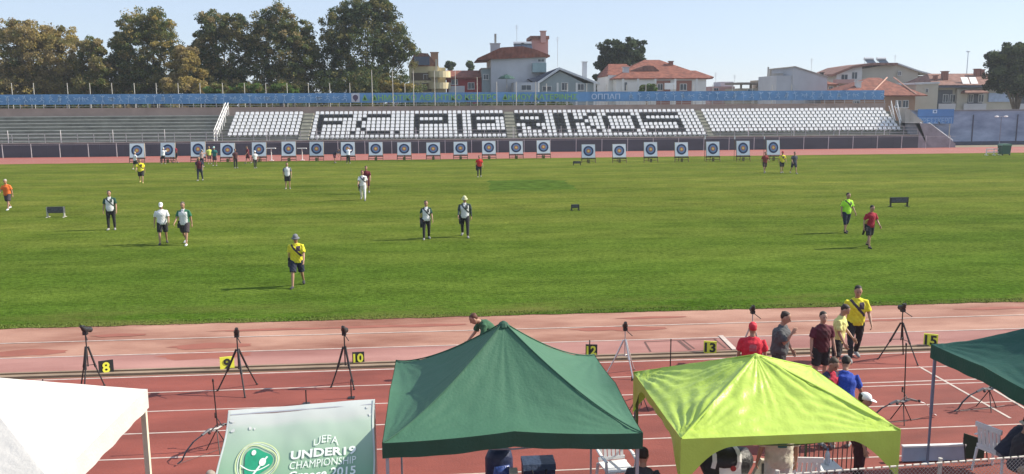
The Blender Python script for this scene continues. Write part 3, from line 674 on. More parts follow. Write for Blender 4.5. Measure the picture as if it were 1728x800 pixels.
h.win(1592, 1599, 160, 172, d=1.42); h.win(1604, 1611, 160, 172, d=1.42); h.win(1635, 1641, 160, 172, d=1.42); h.win(1652, 1659, 160, 172, d=1.42); h.hip(1628, 1668, 156, 151, 1.5, C_tile2, .8, d=-.3, name='porch_roof', over=.2); h.block(1616, 1634, 150, .5, W_crm, 'pier', d=.9)
mb = MB(); mb.b2(h.X(1677), h.X(1716), h.Y+1.2, h.Y+1.45, h.Z(172, 1690), h.Z(157, 1690)); mb.build('blue_awning', mat('awning_blue', (.33, .42, .56), .8), h.r)
h.chimney(1651, 117, 126, .8, W_brk, rf, d=5); h.chimney(1659, 118, 126, .7, W_brk, rf, d=5); h.chimney(1597, 121, 130, .9, W_brk, rf, d=3); h.chimney(1580, 128, 136, .6, W_brk, rf, d=3)

aw = empty('long_awning', (12, 124, 0), 'long low white awning seen just below the banner before the gabled house', 'awning')
xa_, za_ = XZ(907, 181, 124); xb_, zb_ = XZ(1000, 177.5, 124); mb = MB(); mb.b2(xa_, xb_, 123.6, 126, za_+.05, zb_+.02); mb.build('canopy', C_white, aw)
for xx in np.linspace(xa_+.2, xb_-.2, 4): mb = MB(); mb.b2(xx-.05, xx+.05, 123.7, 123.8, 0, za_+.05); mb.build('post', C_pole, aw)
# ================================================================== TREES
def leaves(pts, sizes, rngl):
    n = len(pts); a = rngl.normal(size=(n, 3)); a /= np.linalg.norm(a, axis=1)[:, None]
    b = rngl.normal(size=(n, 3)); b -= a*np.sum(a*b, axis=1)[:, None]; b /= np.linalg.norm(b, axis=1)[:, None]
    a = a*sizes[:, None]*.5; b = b*sizes[:, None]*.32
    V = np.stack([pts-a, pts+b, pts+a, pts-b], axis=1).reshape(-1, 3); return V
C_bark = mat('bark', (.14, .11, .08), .95, .3, 2)
def leafm(name, c, c2): return mat(name, c, .75, .3, .35, 0, col2=c2, transl=.42, spec=.2)
LM = {'green': leafm('leaf_green', (0.088, 0.118, 0.033), (0.124, 0.153, 0.047)), 'olive': leafm('leaf_olive', (0.165, 0.153, 0.053), (0.212, 0.195, 0.071)), 'brown': leafm('leaf_brown', (0.283, 0.212, 0.100), (0.354, 0.283, 0.130)),
      'gold': leafm('leaf_gold', (0.283, 0.224, 0.071), (0.378, 0.295, 0.094)), 'dark': leafm('leaf_dark', (0.050, 0.078, 0.031), (0.073, 0.104, 0.042)), 'deep': leafm('leaf_deep', (.020, .034, .016), (.032, .050, .024)), 'bright': leafm('leaf_bright', (0.083, 0.153, 0.035), (0.118, 0.201, 0.047))}
def tree(label, lobes, Y, mats, weights, n, lsize=.33, name='tree', cat='tree', group=None, clump=.85, seed=0, trunk=True):
    rl = np.random.default_rng(seed+100); pts = []; mi = []
    W3 = []
    for (px, py, rx, ry) in lobes:
        c = ap(px, py, Y); s = (c-CAM).length/FL; dj = rl.uniform(-1.5, 1.5) if len(lobes) > 1 else 0
        W3.append((np.array([c.x, c.y+dj, c.z]), np.array([rx*s, rx*s*.85, ry*s])))
    base = W3[0][0]; xb = float(np.mean([w_[0][0] for w_ in W3[:1]]))
    root = empty(name, (xb, Y, 0), label, cat, group)
    vol = np.array([w_[1][0]*w_[1][2] for w_ in W3]); vol /= vol.sum()
    for (c, r), f in zip(W3, vol):
        nl = int(n*f); ncl = max(14, int(r[0]*r[1]*r[2]/clump**3*1.5)); nl = int(nl*2.1); 
        d = rl.normal(size=(ncl, 3)); d /= np.linalg.norm(d, axis=1)[:, None]; rad = rl.uniform(.15, 1.02, ncl)**.45
        rad *= 1+.10*np.sin(d[:, 0]*7+c[0])+.10*np.sin(d[:, 2]*9+c[1])
        cc = c+d*rad[:, None]*r
        cr = rl.uniform(.55, 1.25, ncl)*clump
        k = rl.integers(0, ncl, nl); e = rl.normal(size=(nl, 3)); e /= np.linalg.norm(e, axis=1)[:, None]
        p = cc[k]+e*(rl.uniform(.1, 1, nl)**.5*cr[k])[:, None]*np.array([1, 1, .75])
        cm = rl.choice(len(mats), ncl, p=weights); m_ = cm[k]; sw_ = rl.random(nl) < .15; m_[sw_] = rl.integers(0, len(mats), sw_.sum())
        pts.append(p); mi.append(m_)
    P = np.concatenate(pts); M = np.concatenate(mi); keep = P[:, 2] > .2; P = P[keep]; M = M[keep]
    V = leaves(P, rl.uniform(.6, 1.3, len(P))*lsize, rl); V -= np.array([xb, Y, 0])
    me = bpy.data.meshes.new('crown'); nf = len(P); me.vertices.add(nf*4); me.vertices.foreach_set('co', V.ravel()); me.loops.add(nf*4); me.loops.foreach_set('vertex_index', np.arange(nf*4)); me.polygons.add(nf)
    me.polygons.foreach_set('loop_start', np.arange(nf)*4); me.polygons.foreach_set('loop_total', np.full(nf, 4)); me.polygons.foreach_set('material_index', M.astype(np.int32))
    for q in mats: me.materials.append(LM[q])
    me.update(calc_edges=True); o = bpy.data.objects.new('crown', me); col.objects.link(o); o.parent = root
    if trunk:
        zc = base[2]; mb = MB(); mb.tube([(xb, Y, 0), (xb+.1, Y, zc*.35), (xb-.1, Y, zc*.8)], [.32, .24, .14], n=8)
        for (c, r) in W3: mb.tube([(xb, Y, zc*.3), ((xb+c[0])/2, (Y+c[1])/2, (zc*.35+c[2])/2), tuple(c), (c[0]+.3, c[1], c[2]+r[2]*.6)], [.18, .13, .07, .03], n=5)
        mb.build('trunk', C_bark, root)
    return root
tg = 'tall plane trees behind the left half of the grandstand'
tree('brownish plane tree at the far left edge with a dark green top', [(10, 95, 52, 55), (40, 60, 30, 25), (0, 130, 50, 30), (25, 148, 60, 18)], 140, ['brown', 'olive', 'gold', 'green'], [.45, .25, .15, .15], 17000, group=tg, seed=1)
tree('rusty brown plane tree, second from the left', [(88, 100, 48, 50), (95, 66, 30, 22), (70, 140, 45, 22), (115, 130, 30, 28), (95, 148, 60, 18)], 142, ['brown', 'gold', 'olive'], [.55, .25, .2], 17000, group=tg, seed=2)
tree('lower olive-brown tree between the rusty tree and the tall two-tone tree', [(162, 110, 30, 40), (165, 85, 20, 20), (150, 140, 32, 20), (185, 130, 22, 30), (170, 150, 45, 16)], 140, ['olive', 'brown', 'green'], [.45, .35, .2], 12000, group=tg, seed=3)
tree('tall rounded tree, green on its left side and golden brown on its right', [(245, 85, 50, 60), (235, 45, 32, 26), (265, 50, 28, 28), (215, 110, 28, 45), (250, 135, 55, 25), (245, 150, 65, 16), (205, 85, 16, 30)], 143, ['green', 'olive', 'gold'], [.5, .35, .15], 24000, group=tg, seed=4)
tree('small golden yellow tree in front of the two taller dark trees', [(315, 125, 28, 33), (310, 95, 20, 22), (318, 148, 34, 16)], 135, ['gold', 'brown', 'olive'], [.5, .3, .2], 10000, group=tg, seed=5)
tree('dark olive tree right of the small golden tree', [(375, 90, 48, 55), (365, 45, 28, 24), (395, 48, 26, 24), (370, 135, 50, 25), (340, 80, 20, 30), (345, 120, 25, 34), (375, 150, 60, 16)], 142, ['green', 'olive', 'dark', 'brown'], [.35, .3, .25, .1], 22000, group=tg, seed=6)
tree('dark olive-green tree left of the tallest tree', [(475, 85, 52, 60), (465, 35, 34, 24), (500, 60, 28, 30), (480, 135, 55, 25), (435, 80, 20, 40), (515, 105, 24, 46), (480, 150, 65, 16)], 142, ['green', 'olive', 'dark', 'brown'], [.35, .3, .25, .1], 24000, group=tg, seed=7)
tree('tallest dark green tree, its top cut by the upper edge of the photo', [(615, 80, 68, 70), (620, 20, 42, 28), (575, 50, 30, 40), (660, 65, 28, 40), (690, 95, 16, 25), (610, 138, 80, 24), (640, 15, 22, 25), (550, 115, 26, 40), (620, 150, 90, 16)], 144, ['dark', 'green', 'olive'], [.5, .3, .2], 34000, group=tg, seed=8)
tree('dense dark cypress-like clump beside the broad red roof', [(1050, 110, 40, 42), (1025, 95, 18, 24), (1045, 85, 14, 18), (1072, 84, 20, 19), (1020, 130, 16, 28), (1045, 140, 30, 20)], 165, ['deep', 'dark'], [.7, .3], 20000, lsize=.4, seed=9)
tree('dark green pine leaning in from the right edge of the photo', [(1722, 115, 42, 34), (1700, 112, 24, 22), (1735, 90, 34, 20), (1690, 122, 18, 14), (1725, 140, 40, 18), (1700, 135, 26, 14)], 128, ['deep', 'dark', 'green'], [.55, .35, .1], 30000, lsize=.33, seed=10)
for i, (px, lab) in enumerate(((372, 'small bright green bush under the dark olive tree, leftmost of three'), (420, 'low bright green bush, middle one above the banner'), (478, 'small bright green bush under the tallest pair of trees, rightmost of three'))):
    tree(lab, [(px, 152, 24, 9)], 128, ['bright', 'olive'], [.7, .3], 3500, .3, 'bush', 'bush', 'bushes above the banner', .5, 20+i)
tree('yellowish shrub at the foot of the tallest tree beside the yellow house', [(655, 140, 18, 17), (680, 148, 12, 9)], 130, ['gold', 'olive', 'green'], [.4, .4, .2], 5000, .3, 'bush', 'bush', None, .5, 25)
tree('green garden bush before the broad red-roofed house', [(1092, 150, 16, 7)], 145, ['green', 'bright'], [.6, .4], 2500, .3, 'bush', 'bush', None, .4, 26)
tree('tiny distant conifer above the red-walled house', [(793, 112, 5, 6), (792, 108, 3, 4)], 220, ['dark', 'green'], [.6, .4], 1200, .5, 'conifer', 'tree', None, .6, 27)
tree('tiny distant dark tree beside the yellow apartments', [(759, 111, 7, 6)], 200, ['dark', 'green'], [.6, .4], 1200, .5, 'tree', 'tree', None, .6, 28)
for i, (px, rx, lab) in enumerate(((350/1, 400, 0), )): pass
tree('dark hedge seen below the banner left of its green lettering', [(470, 180, 40, 13), (540, 180, 45, 12), (610, 181, 45, 12), (400, 180, 45, 13)], 135, ['green', 'olive'], [.6, .4], 12000, .35, 'hedge', 'hedge', None, .6, 29, trunk=True)
tree('long dark hedge below the banner at the far left', [(20, 182, 60, 14), (100, 181, 55, 13), (180, 181, 55, 14), (260, 180, 55, 13), (335, 180, 50, 14)], 134, ['dark', 'green', 'brown'], [.5, .3, .2], 16000, .4, 'hedge', 'hedge', None, .7, 30)
tree('dark garden hedge below the banner behind the middle seats', [(700, 180, 45, 9), (770, 181, 45, 8), (850, 180, 55, 9), (930, 180, 40, 8)], 140, ['dark', 'green'], [.6, .4], 11000, .3, 'hedge', 'hedge', None, .5, 31)

# ================================================================== ARCHERY TARGETS
C_face = mat('target_paper', (.66, .70, .78), .7, .05, 3); C_navy = mat('ring_navy', (.012, .025, .09), .7, .1, 4); C_blu = mat('ring_blue', (.13, .22, .38), .7, .15, 6); C_rr = mat('ring_red', (.42, .14, .10), .7, .15, 9); C_gold = mat('ring_gold', (.75, .55, .12), .7, .1, 5)
C_wood = mat('stand_wood', (.13, .085, .05), .85, .2, 5)
def make_target():
    r = empty('archery_target', (0, 0, 0)); tl = R(-11); wd = .76; zc = 1.36
    def T(p): q = Matrix.Rotation(tl, 3, 'X') @ (Vector(p)-Vector((0, 0, zc))); return q+Vector((0, 0, zc))
    def TB(m_): m_.v = [tuple(T(v)) for v in m_.v]; return m_
    m_ = MB(); m_.b2(-wd, wd, 0, .16, zc-wd, zc+wd); TB(m_).build('straw_board', mat('board_edge', (.30, .26, .19), .9, .2, 8), r)
    m_ = MB(); m_.b2(-wd+.02, wd-.02, -.012, -.002, zc-wd+.02, zc+wd-.02); f = TB(m_).build('paper_face', C_face, r)
    for i, (rad, mm, nm) in enumerate(((.57, C_navy, 'black_ring'), (.40, C_blu, 'blue_ring'), (.24, C_rr, 'red_ring'), (.12, C_gold, 'gold_centre'))):
        m_ = MB(); m_.disc((0, -.018-.005*i, zc), rad, n=30); TB(m_).build(nm, mm, f)
    for sx in (-1, 1):
        m_ = MB(); p0 = T((sx*(wd-.08), .20, zc+wd-.1)); m_.tube([(sx*(wd+.03), -.25, 0), p0], .04, n=5); m_.build('leg', C_wood, r)
    m_ = MB(); m_.tube([(0, 1.0, 0), T((0, .2, zc+wd-.2))], .045, n=5); m_.build('rear_leg', C_wood, r)
    m_ = MB(); m_.b2(-wd-.05, wd+.05, -.18, .04, zc-wd-.14, zc-wd-.04); m_.build('ledge', mat('ledge_dark', (.05, .04, .035), .8), r)
    m_ = MB(); m_.b2(-wd-.02, wd+.02, -.22, -.16, .22, .28); m_.build('crossbar', C_wood, r)
    m_ = MB(); m_.b2(-.14, .14, -.24, -.21, .05, .42); m_.build('number_plate', mat('plate_olive', (.13, .12, .04), .8), r)
    return r
ORD = ['first', 'second', 'third', 'fourth', 'fifth', 'sixth', 'seventh', 'eighth', 'ninth', 'tenth', 'eleventh', 'twelfth', 'thirteenth', 'fourteenth', 'fifteenth']
proto = make_target(); first_ = True
TG = [(231, 254, 1), (283, 253, 1), (334, 250, 1), (384, 253, 1), (437, 252, 1), (487, 251, 1), (534, 251, 1), (587, 251, 1), (634, 251, 1), (682, 251, 1), (731, 251, 1), (777, 250, 1), (825, 249, 1), (871, 249, 1), (917, 248, 1),
      (993, 255, 2), (1045, 257, 2), (1098, 252, 2), (1150, 252, 2), (1203, 251, 2), (1254, 250, 2), (1305, 249, 2)]
extra = {7: ', with white paper over its middle', 6: ', with a bright orange centre'}
SC = {1: 94.8, 2: 87.2}
for i, (px, py, g) in enumerate(TG):
    o = proto if first_ else copy_tree(proto); first_ = False
    Y = SC[g]; p = ap(px, py, Y); o.location = (p.x, Y, 0)
    s = (1.0 if g == 1 else .93); dz = (p.z-1.36*s)
    s2 = max(.9, min(1.12, p.z/1.36)); o.scale = (s, s, s2*1.0 if g == 1 else s2)
    if g == 1: lab = 'archery target, %s from the left in the row of fifteen before the seats' % ORD[i]
    else: lab = 'archery target, %s from the left in the nearer right-hand row of seven' % ORD[i-15]
    o.scale = (s, s, max(.92, min(1.08, p.z/1.36)))
    o.rotation_euler.z = random.uniform(-.06, .06)
    tag(o, lab, 'archery target', 'archery targets across the far side of the field')
# white paper sheet on the eighth
# small flag poles by the right-hand targets
for px, lab in ((1190, 'thin pole with a white tip behind the fifth right-hand target'), (1240, 'thin pole with a white tip behind the sixth right-hand target'), (1290, 'thin pole with a white tip behind the last right-hand target')):
    x, z = XZ(px, 231, 88.2); r = empty('marker_pole', (x, 88.2, 0), lab, 'pole', 'marker poles behind the right-hand targets')
    mb = MB(); mb.tube([(x, 88.2, 0), (x, 88.2, z-.2)], .025); mb.build('rod', C_wood, r); mb = MB(); mb.b2(x-.05, x+.05, 88.17, 88.23, z-.25, z+.05); mb.build('flag', C_white, r)
# T-shaped white stands
for px, lab in ((458, 'white T-shaped stand between the fifth and sixth targets'), (510, 'white T-shaped stand between the sixth and seventh targets')):
    p = ap(px, 262, 97); mb = MB(); zt_ = XZ(px, 251, 97)[1]; mb.tube([(p.x, 97, 0), (p.x, 97, zt_)], .05); mb.b2(p.x-.5, p.x+.5, 96.8, 97.2, zt_, zt_+.08); mb.b2(p.x-.2, p.x+.2, 96.8, 97.2, 0, .05)
    o = mb.build('pedestal_table', C_white); tag(top(o, (p.x, 97, 0)), lab, 'stand', 'white T-shaped stands')

# field score boxes / timers
C_blk = mat('black_plastic', (.02, .02, .022), .5, .1, 5)
def lowboard(px0, px1, pyt, pyb, lab, m, lm=None):
    p = gp((px0+px1)/2, pyb); s = (px1-px0)/2*(p-CAM).length/FL; ht = ap((px0+px1)/2, pyt, p.y).z
    r = empty('field_board', (p.x, p.y, 0), lab, 'board', 'low black boards standing on the grass')
    mb = MB(); mb.b2(p.x-s, p.x+s, p.y-.05, p.y+.05, ht*.42, ht); mb.build('panel', m, r)
    mb = MB(); mb.b2(p.x-s*.9, p.x+s*.9, p.y-.06, p.y-.052, ht*.52, ht*.9); mb.build('grille', mat('grille_grey', (.07, .07, .08), .6, .4, 12), r)
    for sx in (-1, 1):
        mb = MB(); mb.b2(p.x+sx*s*.92-.03, p.x+sx*s*.92+.03, p.y-.06, p.y+.04, 0, ht); mb.b2(p.x+sx*s*.92-.03, p.x+sx*s*.92+.03, p.y-.25, p.y+.25, 0, .04); mb.build('leg', lm or C_blk, r)
lowboard(82, 108, 349, 367, 'low dark board with grey legs on the grass at left', mat('board_charcoal', (.06, .06, .065), .6, .2, 8), C_pole)
lowboard(1502, 1531, 333, 349, 'wide low black board on the grass at right', C_blk)
lowboard(964, 977, 345, 355, 'small black box on the grass near the middle of the field', C_blk)
lowboard(967, 980, 272, 279, 'tiny dark box beside the first right-hand target', C_blk)

# ================================================================== TRIPODS WITH SPOTTING SCOPES
C_ylw = mat('board_yellow', (.72, .72, .06), .6, .05); C_num = mat('number_black', (.015, .015, .015), .6)
def tripod(px, pyf, pyh, lab, legc, spread=.45, tilt=.3, rz=0.0):
    p = gp(px, pyf); h = ap(px, pyh, p.y).z; r = empty('tripod', (p.x, p.y, 0), lab, 'tripod', 'tripods with spotting scopes along the shooting line')
    hub = Vector((p.x, p.y, h*.68))
    for k in range(3):
        a = rz+2*math.pi*k/3; d = Vector((math.cos(a), math.sin(a), 0)); ft = Vector((p.x, p.y, 0))+d*spread
        mb = MB(); mb.tube([hub+d*.03, hub.lerp(ft, .5)], .024, n=6); mb.tube([hub.lerp(ft, .48), ft], .017, n=6); mb.tube([hub.lerp(ft, .45), hub.lerp(ft, .51)], .029, n=6); leg = mb.build('leg', legc, r)
        mb = MB(); mb.ell(ft+Vector((0, 0, .015)), (.025, .025, .02), n=8, m=5); mb.build('foot', C_blk, leg)
    mb = MB(); mb.tube([(p.x, p.y, h*.36), (p.x, p.y, h-.12)], .015)
    for k in range(3):
        a = rz+2*math.pi*k/3; d = Vector((math.cos(a), math.sin(a), 0)); mb.tube([(p.x, p.y, h*.38), hub.lerp(Vector((p.x, p.y, 0))+d*spread, .45)], .008, n=4)
    mb.build('centre_column', legc, r)
    mb = MB(); mb.box((p.x, p.y, h-.13), (.09, .10, .08)); mb.tube([(p.x, p.y-.02, h-.14), (p.x+.12, p.y-.22, h-.24)], .01); mb.build('pan_head', C_blk, r)
    u = Vector((.25*math.cos(rz), 1, -tilt)).normalized(); c = Vector((p.x, p.y, h-.05))
    mb = MB(); mb.loft([(c-u*.15+Vector((0, 0, .07)), .028, .028), (c-u*.09+Vector((0, 0, .04)), .04, .04), (c-u*.04, .058, .058), (c+u*.05, .062, .062), (c+u*.10, .052, .052), (c+u*.19, .065, .065)], n=10); mb.box(c-u*.06+Vector((0, 0, .05)), (.06, .08, .06)); mb.build('spotting_scope', C_blk, r, smooth=False)
C_alu = mat('aluminium', (.62, .62, .62), .35, .05, metal=.7)
tripod(152, 655, 552, 'black tripod with scope beside the number 8 board', C_blk, .30, rz=.5)
tripod(405, 660, 556, 'black tripod with wide legs and scope beside the number 9 board', C_blk, .50, rz=3.05)
tripod(584, 652, 553, 'black tripod with scope left of the number 10 board', C_blk, .33, rz=1.2)
tripod(1054, 632, 546, 'silver-legged tripod with scope right of the number 12 board', C_alu, .42, rz=.8)
tripod(1518, 607, 515, 'tall black tripod with wide legs left of the number 15 board', C_blk, .52, rz=.9)
tripod(1267, 610, 518, 'tripod with scope rising behind the person in the red cap', C_alu, .4, rz=.3)
# shooting position number boards
def numboard(px, py0, py1, s, yellow, lab):
    p = gp(px, py1); w2 = (py1-py0)/FL*(p-CAM).length*1.06; wd = w2*(1.02 if len(s) == 1 else 1.08)
    r = empty('number_board', (p.x, p.y, 0), lab, 'number board', 'shooting position number boards'); r.rotation_euler.z = -math.atan2(p.x, p.y)
    mb = MB(); mb.prism_x([(-.03, 0), (.0, 0), (.07, w2), (.04, w2)], -wd/2, wd/2); mb.build('panel', C_ylw if yellow else C_num, r, local=True)
    for sx in (-1, 1):
        mb = MB(); mb.tube([(sx*wd*.42, .2, 0), (sx*wd*.42, .06, w2*.9)], .008, n=5); mb.build('strut', C_num, r, local=True)
    tx = math.pi/2-math.atan2(.07, w2)
    o = text(s, w2*1.12, C_num if yellow else C_ylw, 'number', r, (0, -.03+.07*.5-.008, w2*.5), rot=(tx, 0, 0), off=.010)
    o['_h'] = w2*.80; o['_w'] = wd*(.50 if len(s) == 1 else .84)
numboard(180, 612, 631, '8', False, 'black board with a yellow number 8')
numboard(384, 605, 625, '9', True, 'yellow board with a black number 9')
numboard(605, 596, 613, '10', False, 'black board with a yellow number 10')
numboard(998, 583, 600, '12', False, 'black board with a yellow number 12')
numboard(1198, 578, 596, '13', True, 'yellow board with a black number 13')
numboard(1570, 567, 584, '15', True, 'yellow board with a black number 15')
# small flag rods on the track
def rod(px, pyt, pyb, lab, name='rod_stake', r_=.014, m=None):
    p = gp(px, pyb); h = ap(px, pyt, p.y).z; mb = MB(); mb.tube([(p.x, p.y, 0), (p.x, p.y, h)], r_); mb.box((p.x, p.y, .01), (.14, .14, .02))
    tag(top(mb.build(name, m or C_blk), (p.x, p.y, 0)), lab, 'rod', 'thin rods standing on the track')
rod(1131, 572, 626, 'thin dark rod standing behind the lime tent'); rod(73, 640, 652, 'short dark peg behind the white tent'); rod(517, 658, 682, 'short dark rod behind the green printed cover')
rod(593, 640, 672, 'thin dark rod below the number 10 board'); rod(995, 574, 600, 'thin rod behind the number 12 board')

# ================================================================== BOWS
C_carb = mat('carbon', (.018, .018, .02), .35, .1, 6)
def bow(px, py, lab, rod_h=.85, ang=0.0, limbc=None, tiltx=0.0):
    """recurve bow resting in a ground stand: limbs low and level, long stabiliser pointing up"""
    p = gp(px, py); r = empty('recurve_bow', (p.x, p.y, 0), lab, 'bow', 'bows resting in stands on the track'); r.rotation_euler.z = ang
    def B(mb, nm, m, par=None): return mb.build(nm, m, par or r, local=True)
    z = .42; c = Vector((0, 0, z))
    mb = MB(); mb.loft([((-.32, 0, z-.02), .03, .02), ((-.16, 0, z+.03), .03, .025), ((0, 0, z), .035, .03), ((.16, 0, z+.03), .03, .025), ((.32, 0, z-.02), .03, .02)], side=(0, 1, 0), n=6); B(mb, 'riser', mat('riser_grey', (.10, .10, .11), .4))
    for s in (-1, 1):
        mb = MB(); pts = [(s*.32, 0, z-.02), (s*.5, 0, z-.08), (s*.66, 0, z-.20), (s*.76, 0, z-.34), (s*.84, .02, z-.38)]
        mb.loft([(q, .022, .006) for q in pts], side=(0, 1, 0), n=4); B(mb, 'limb', (limbc or C_white) if s > 0 else C_carb)
    mb = MB(); mb.tube([(-.84, .02, z-.38), (0, -.0, z-.41), (.84, .02, z-.38)], .004, n=4); B(mb, 'bowstring', C_blk)
    mb = MB(); mb.tube([(.02, 0, z), (.02, .05, z+rod_h)], .012); mb.ell((.02, .05, z+rod_h), (.02, .02, .04), n=6, m=4); mb.tube([(.02, 0, z+.08), (-.22, -.1, z+.02)], .009); mb.tube([(.02, 0, z+.08), (.26, -.1, z+.02)], .009); mb.ell((-.24, -.11, z+.02), (.03, .03, .03), n=6, m=4); mb.ell((.28, -.11, z+.02), (.03, .03, .03), n=6, m=4); B(mb, 'stabiliser', C_carb)
    mb = MB(); mb.tube([(.12, 0, z+.02), (.14, .2, z+.15)], .008); mb.box((.14, .2, z+.17), (.03, .02, .10)); B(mb, 'sight', C_blk)
    mb = MB()
    for a in (0, 2.1, 4.2): mb.tube([(0, 0, z-.02), (.22*math.cos(a), .22*math.sin(a), 0)], .010)
    B(mb, 'bow_stand', C_blk)
bow(1522, 712, 'bow with tall dark stabiliser and one white limb beside the dark green tent leg', 1.15, .2)
bow(368, 760, 'dark bow with upright stabiliser left of the green printed cover', .90, .9, C_carb)
bow(1667, 690, 'bow resting under the edge of the dark green tent at right', .25, .2, C_carb)
bow(1080, 690, 'dark bow standing between the green and lime tents', .3, 1.2, C_carb)

# ================================================================== TENTS
def tent(cx, cy, hx, hy, ze, zp, label, m, p=1.3, val=.26, arch=0.0, bump=0.0, legm=None, wr=.012, n=26, leg_r=.02, mv=None, seedv=0, sag=.05):
    r = empty('canopy_tent', (cx, cy, 0), label, 'tent', None)
    mb = MB(); N = n*2
    def hgt(u, v):
        rr = max(abs(u), abs(v)); lo = min(abs(u), abs(v)); k = lo/rr if rr > 1e-6 else 1
        z = ze+(zp-ze)*(1-rr)**p
        z -= sag*(1-k*k)*math.sin(math.pi*min(rr, 1))        # cloth hangs between the hips
        z += bump*(1-k)**2*rr**6
        wv = noise.noise(Vector((u*3+seedv, v*3, 0)))*wr+noise.noise(Vector((u*9, v*9+seedv, 1)))*wr*.35
        d = math.hypot(1-abs(u), 1-abs(v)); ang = math.atan2(1-abs(v)+1e-6, 1-abs(u)+1e-6)
        wv += wr*1.1*math.sin(ang*38+seedv+3*noise.noise(Vector((u*2, v*2, 5))))*math.exp(-d*2.0)*min(1, d*6)   # folds fanning from the corners
        ang2 = math.atan2(v, u); wv += wr*.22*noise.noise(Vector((u*22, v*22, seedv))); wv += wr*.9*abs(noise.noise(Vector((ang2*5, seedv, rr*1.2))))*math.sin(math.pi*rr)*2
        return z+wv*(1 if rr < .98 else .2)
    for pn in range(4):
        vs = []; fs = []; NR_, NT = n*2, n*2
        for j in range(NR_+1):
            rr = j/NR_
            for i in range(NT+1):
                t_ = 2*i/NT-1; u, v = ((rr*t_, -rr), (rr, rr*t_), (-rr*t_, rr), (-rr, -rr*t_))[pn]
                vs.append((cx+u*hx, cy+v*hy, hgt(u, v)))
        for j in range(NR_):
            for i in range(NT): a = j*(NT+1)+i; fs.append((a, a+NT+1, a+NT+2, a+1))
        mb.add(vs, fs)
    o = mb.build('canopy', m, r, smooth=True)
    # sharp hips
    # valance
    mb = MB(); per = []
    for i in range(N): per.append((i/n-1, -1))
    for j in range(N): per.append((1, j/n-1))
    for i in range(N): per.append((1-i/n, 1))
    for j in range(N): per.append((-1, 1-j/n))
    vs = []; K = len(per)
    for (u, v) in per:
        t = u if abs(v) == 1 else v; k = abs(t)
        zt_ = ze+bump*(1-k)**2
        d = val+arch*max(0, (k-.55)/.45)**1.6
        ox, oy = (0, .005*math.sin(t*19+seedv)*(1 if v < 0 else -1)) if abs(v) == 1 else (.005*math.sin(t*17), 0)
        sx_, sy_ = (1.004, 1.004)
        vs.append((cx+u*hx*sx_, cy+v*hy*sy_, zt_+.004)); vs.append((cx+u*hx*sx_+ox, cy+v*hy*sy_+oy, zt_-d*.5)); vs.append((cx+u*hx*sx_+ox*1.6, cy+v*hy*sy_+oy*1.6, zt_-d-.005*math.sin(t*9)))
    fs = []
    for k in range(K):
        a = k*3; b = ((k+1) % K)*3; fs.append((a, a+1, b+1, b)); fs.append((a+1, a+2, b+2, b+1))
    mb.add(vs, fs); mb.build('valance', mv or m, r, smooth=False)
    lm = legm or mat('leg_grey', (.35, .37, .40), .5, .05, metal=.3)
    for sx in (-1, 1):
        for sy in (-1, 1):
            x, y = cx+sx*(hx-.05), cy+sy*(hy-.05)
            mb = MB(); mb.b2(x-leg_r, x+leg_r, y-leg_r, y+leg_r, .9, ze-.03); mb.b2(x-leg_r*.75, x+leg_r*.75, y-leg_r*.75, y+leg_r*.75, .01, .92); lg = mb.build('leg', lm, r)
            mb = MB(); mb.b2(x-.06, x+.06, y-.06, y+.06, 0, .012); mb.build('foot_plate', lm, lg)
    for sy in (-1, 1):
        mb = MB()
        for s1, s2 in ((0, 1), (1, 0)):
            for a, b in ((-1, 0), (0, 1)): mb.tube([(cx+a*hx*.97, cy+sy*(hy-.06), ze-.07-.10*s1), (cx+b*hx*.97, cy+sy*(hy-.06), ze-.07-.10*s2)], .012, n=4)
        mb.build('scissor_bar', lm, r)
    for sx in (-1, 1):
        mb = MB()
        for s1, s2 in ((0, 1), (1, 0)):
            for a, b in ((-1, 0), (0, 1)): mb.tube([(cx+sx*(hx-.06), cy+a*hy*.97, ze-.07-.10*s1), (cx+sx*(hx-.06), cy+b*hy*.97, ze-.07-.10*s2)], .012, n=4)
        mb.build('scissor_bar', lm, r)
    mb = MB(); mb.tube([(cx, cy, zp-.7), (cx, cy, zp-.02)], .02); mb.build('centre_pole', lm, r)
    return r
def canvas(name, c, tr, rough=.6): return mat(name, c, rough, .05, 3, .15, 25, transl=tr, spec=.35)
M_wt = canvas('canvas_white', (.57, .56, .53), .08); M_gr = canvas('canvas_green', (.055, .150, .090), .08); M_lm = canvas('canvas_lime', (.44, .60, .10), .07, .38); M_dg = canvas('canvas_dark_green', (.014, .080, .058), .10)
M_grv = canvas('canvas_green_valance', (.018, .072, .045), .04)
tent(-5.93, 10.78, 1.62, 1.55, 2.2, 2.97, 'plain white canopy tent cut by the lower left corner of the photo', M_wt, p=1.0, val=.28, legm=mat('leg_cream', (.62, .60, .46), .6), leg_r=.035, wr=.006, sag=.02)
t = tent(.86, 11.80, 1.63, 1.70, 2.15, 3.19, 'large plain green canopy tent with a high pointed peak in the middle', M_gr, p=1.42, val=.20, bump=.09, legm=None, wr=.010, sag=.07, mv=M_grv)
def seams(t, cx, cy, hx, hy, ze, zp, p, m, r):
    for (sx, sy) in ((1, -1), (-1, -1), (-1, 1), (1, 1)):
        mb = MB(); mb.tube([(cx+sx*hx*q, cy+sy*hy*q, ze+(zp-ze)*(1-q)**p+.012) for q in [k/40 for k in range(41)]], r, n=5); mb.build('hip_seam', m, t)
    mb = MB(); mb.loft([((cx, cy, zp-.05), .09, .09), ((cx, cy, zp), .06, .06), ((cx, cy, zp+.025), .02, .02)], n=10); mb.build('peak_cap', m, t)
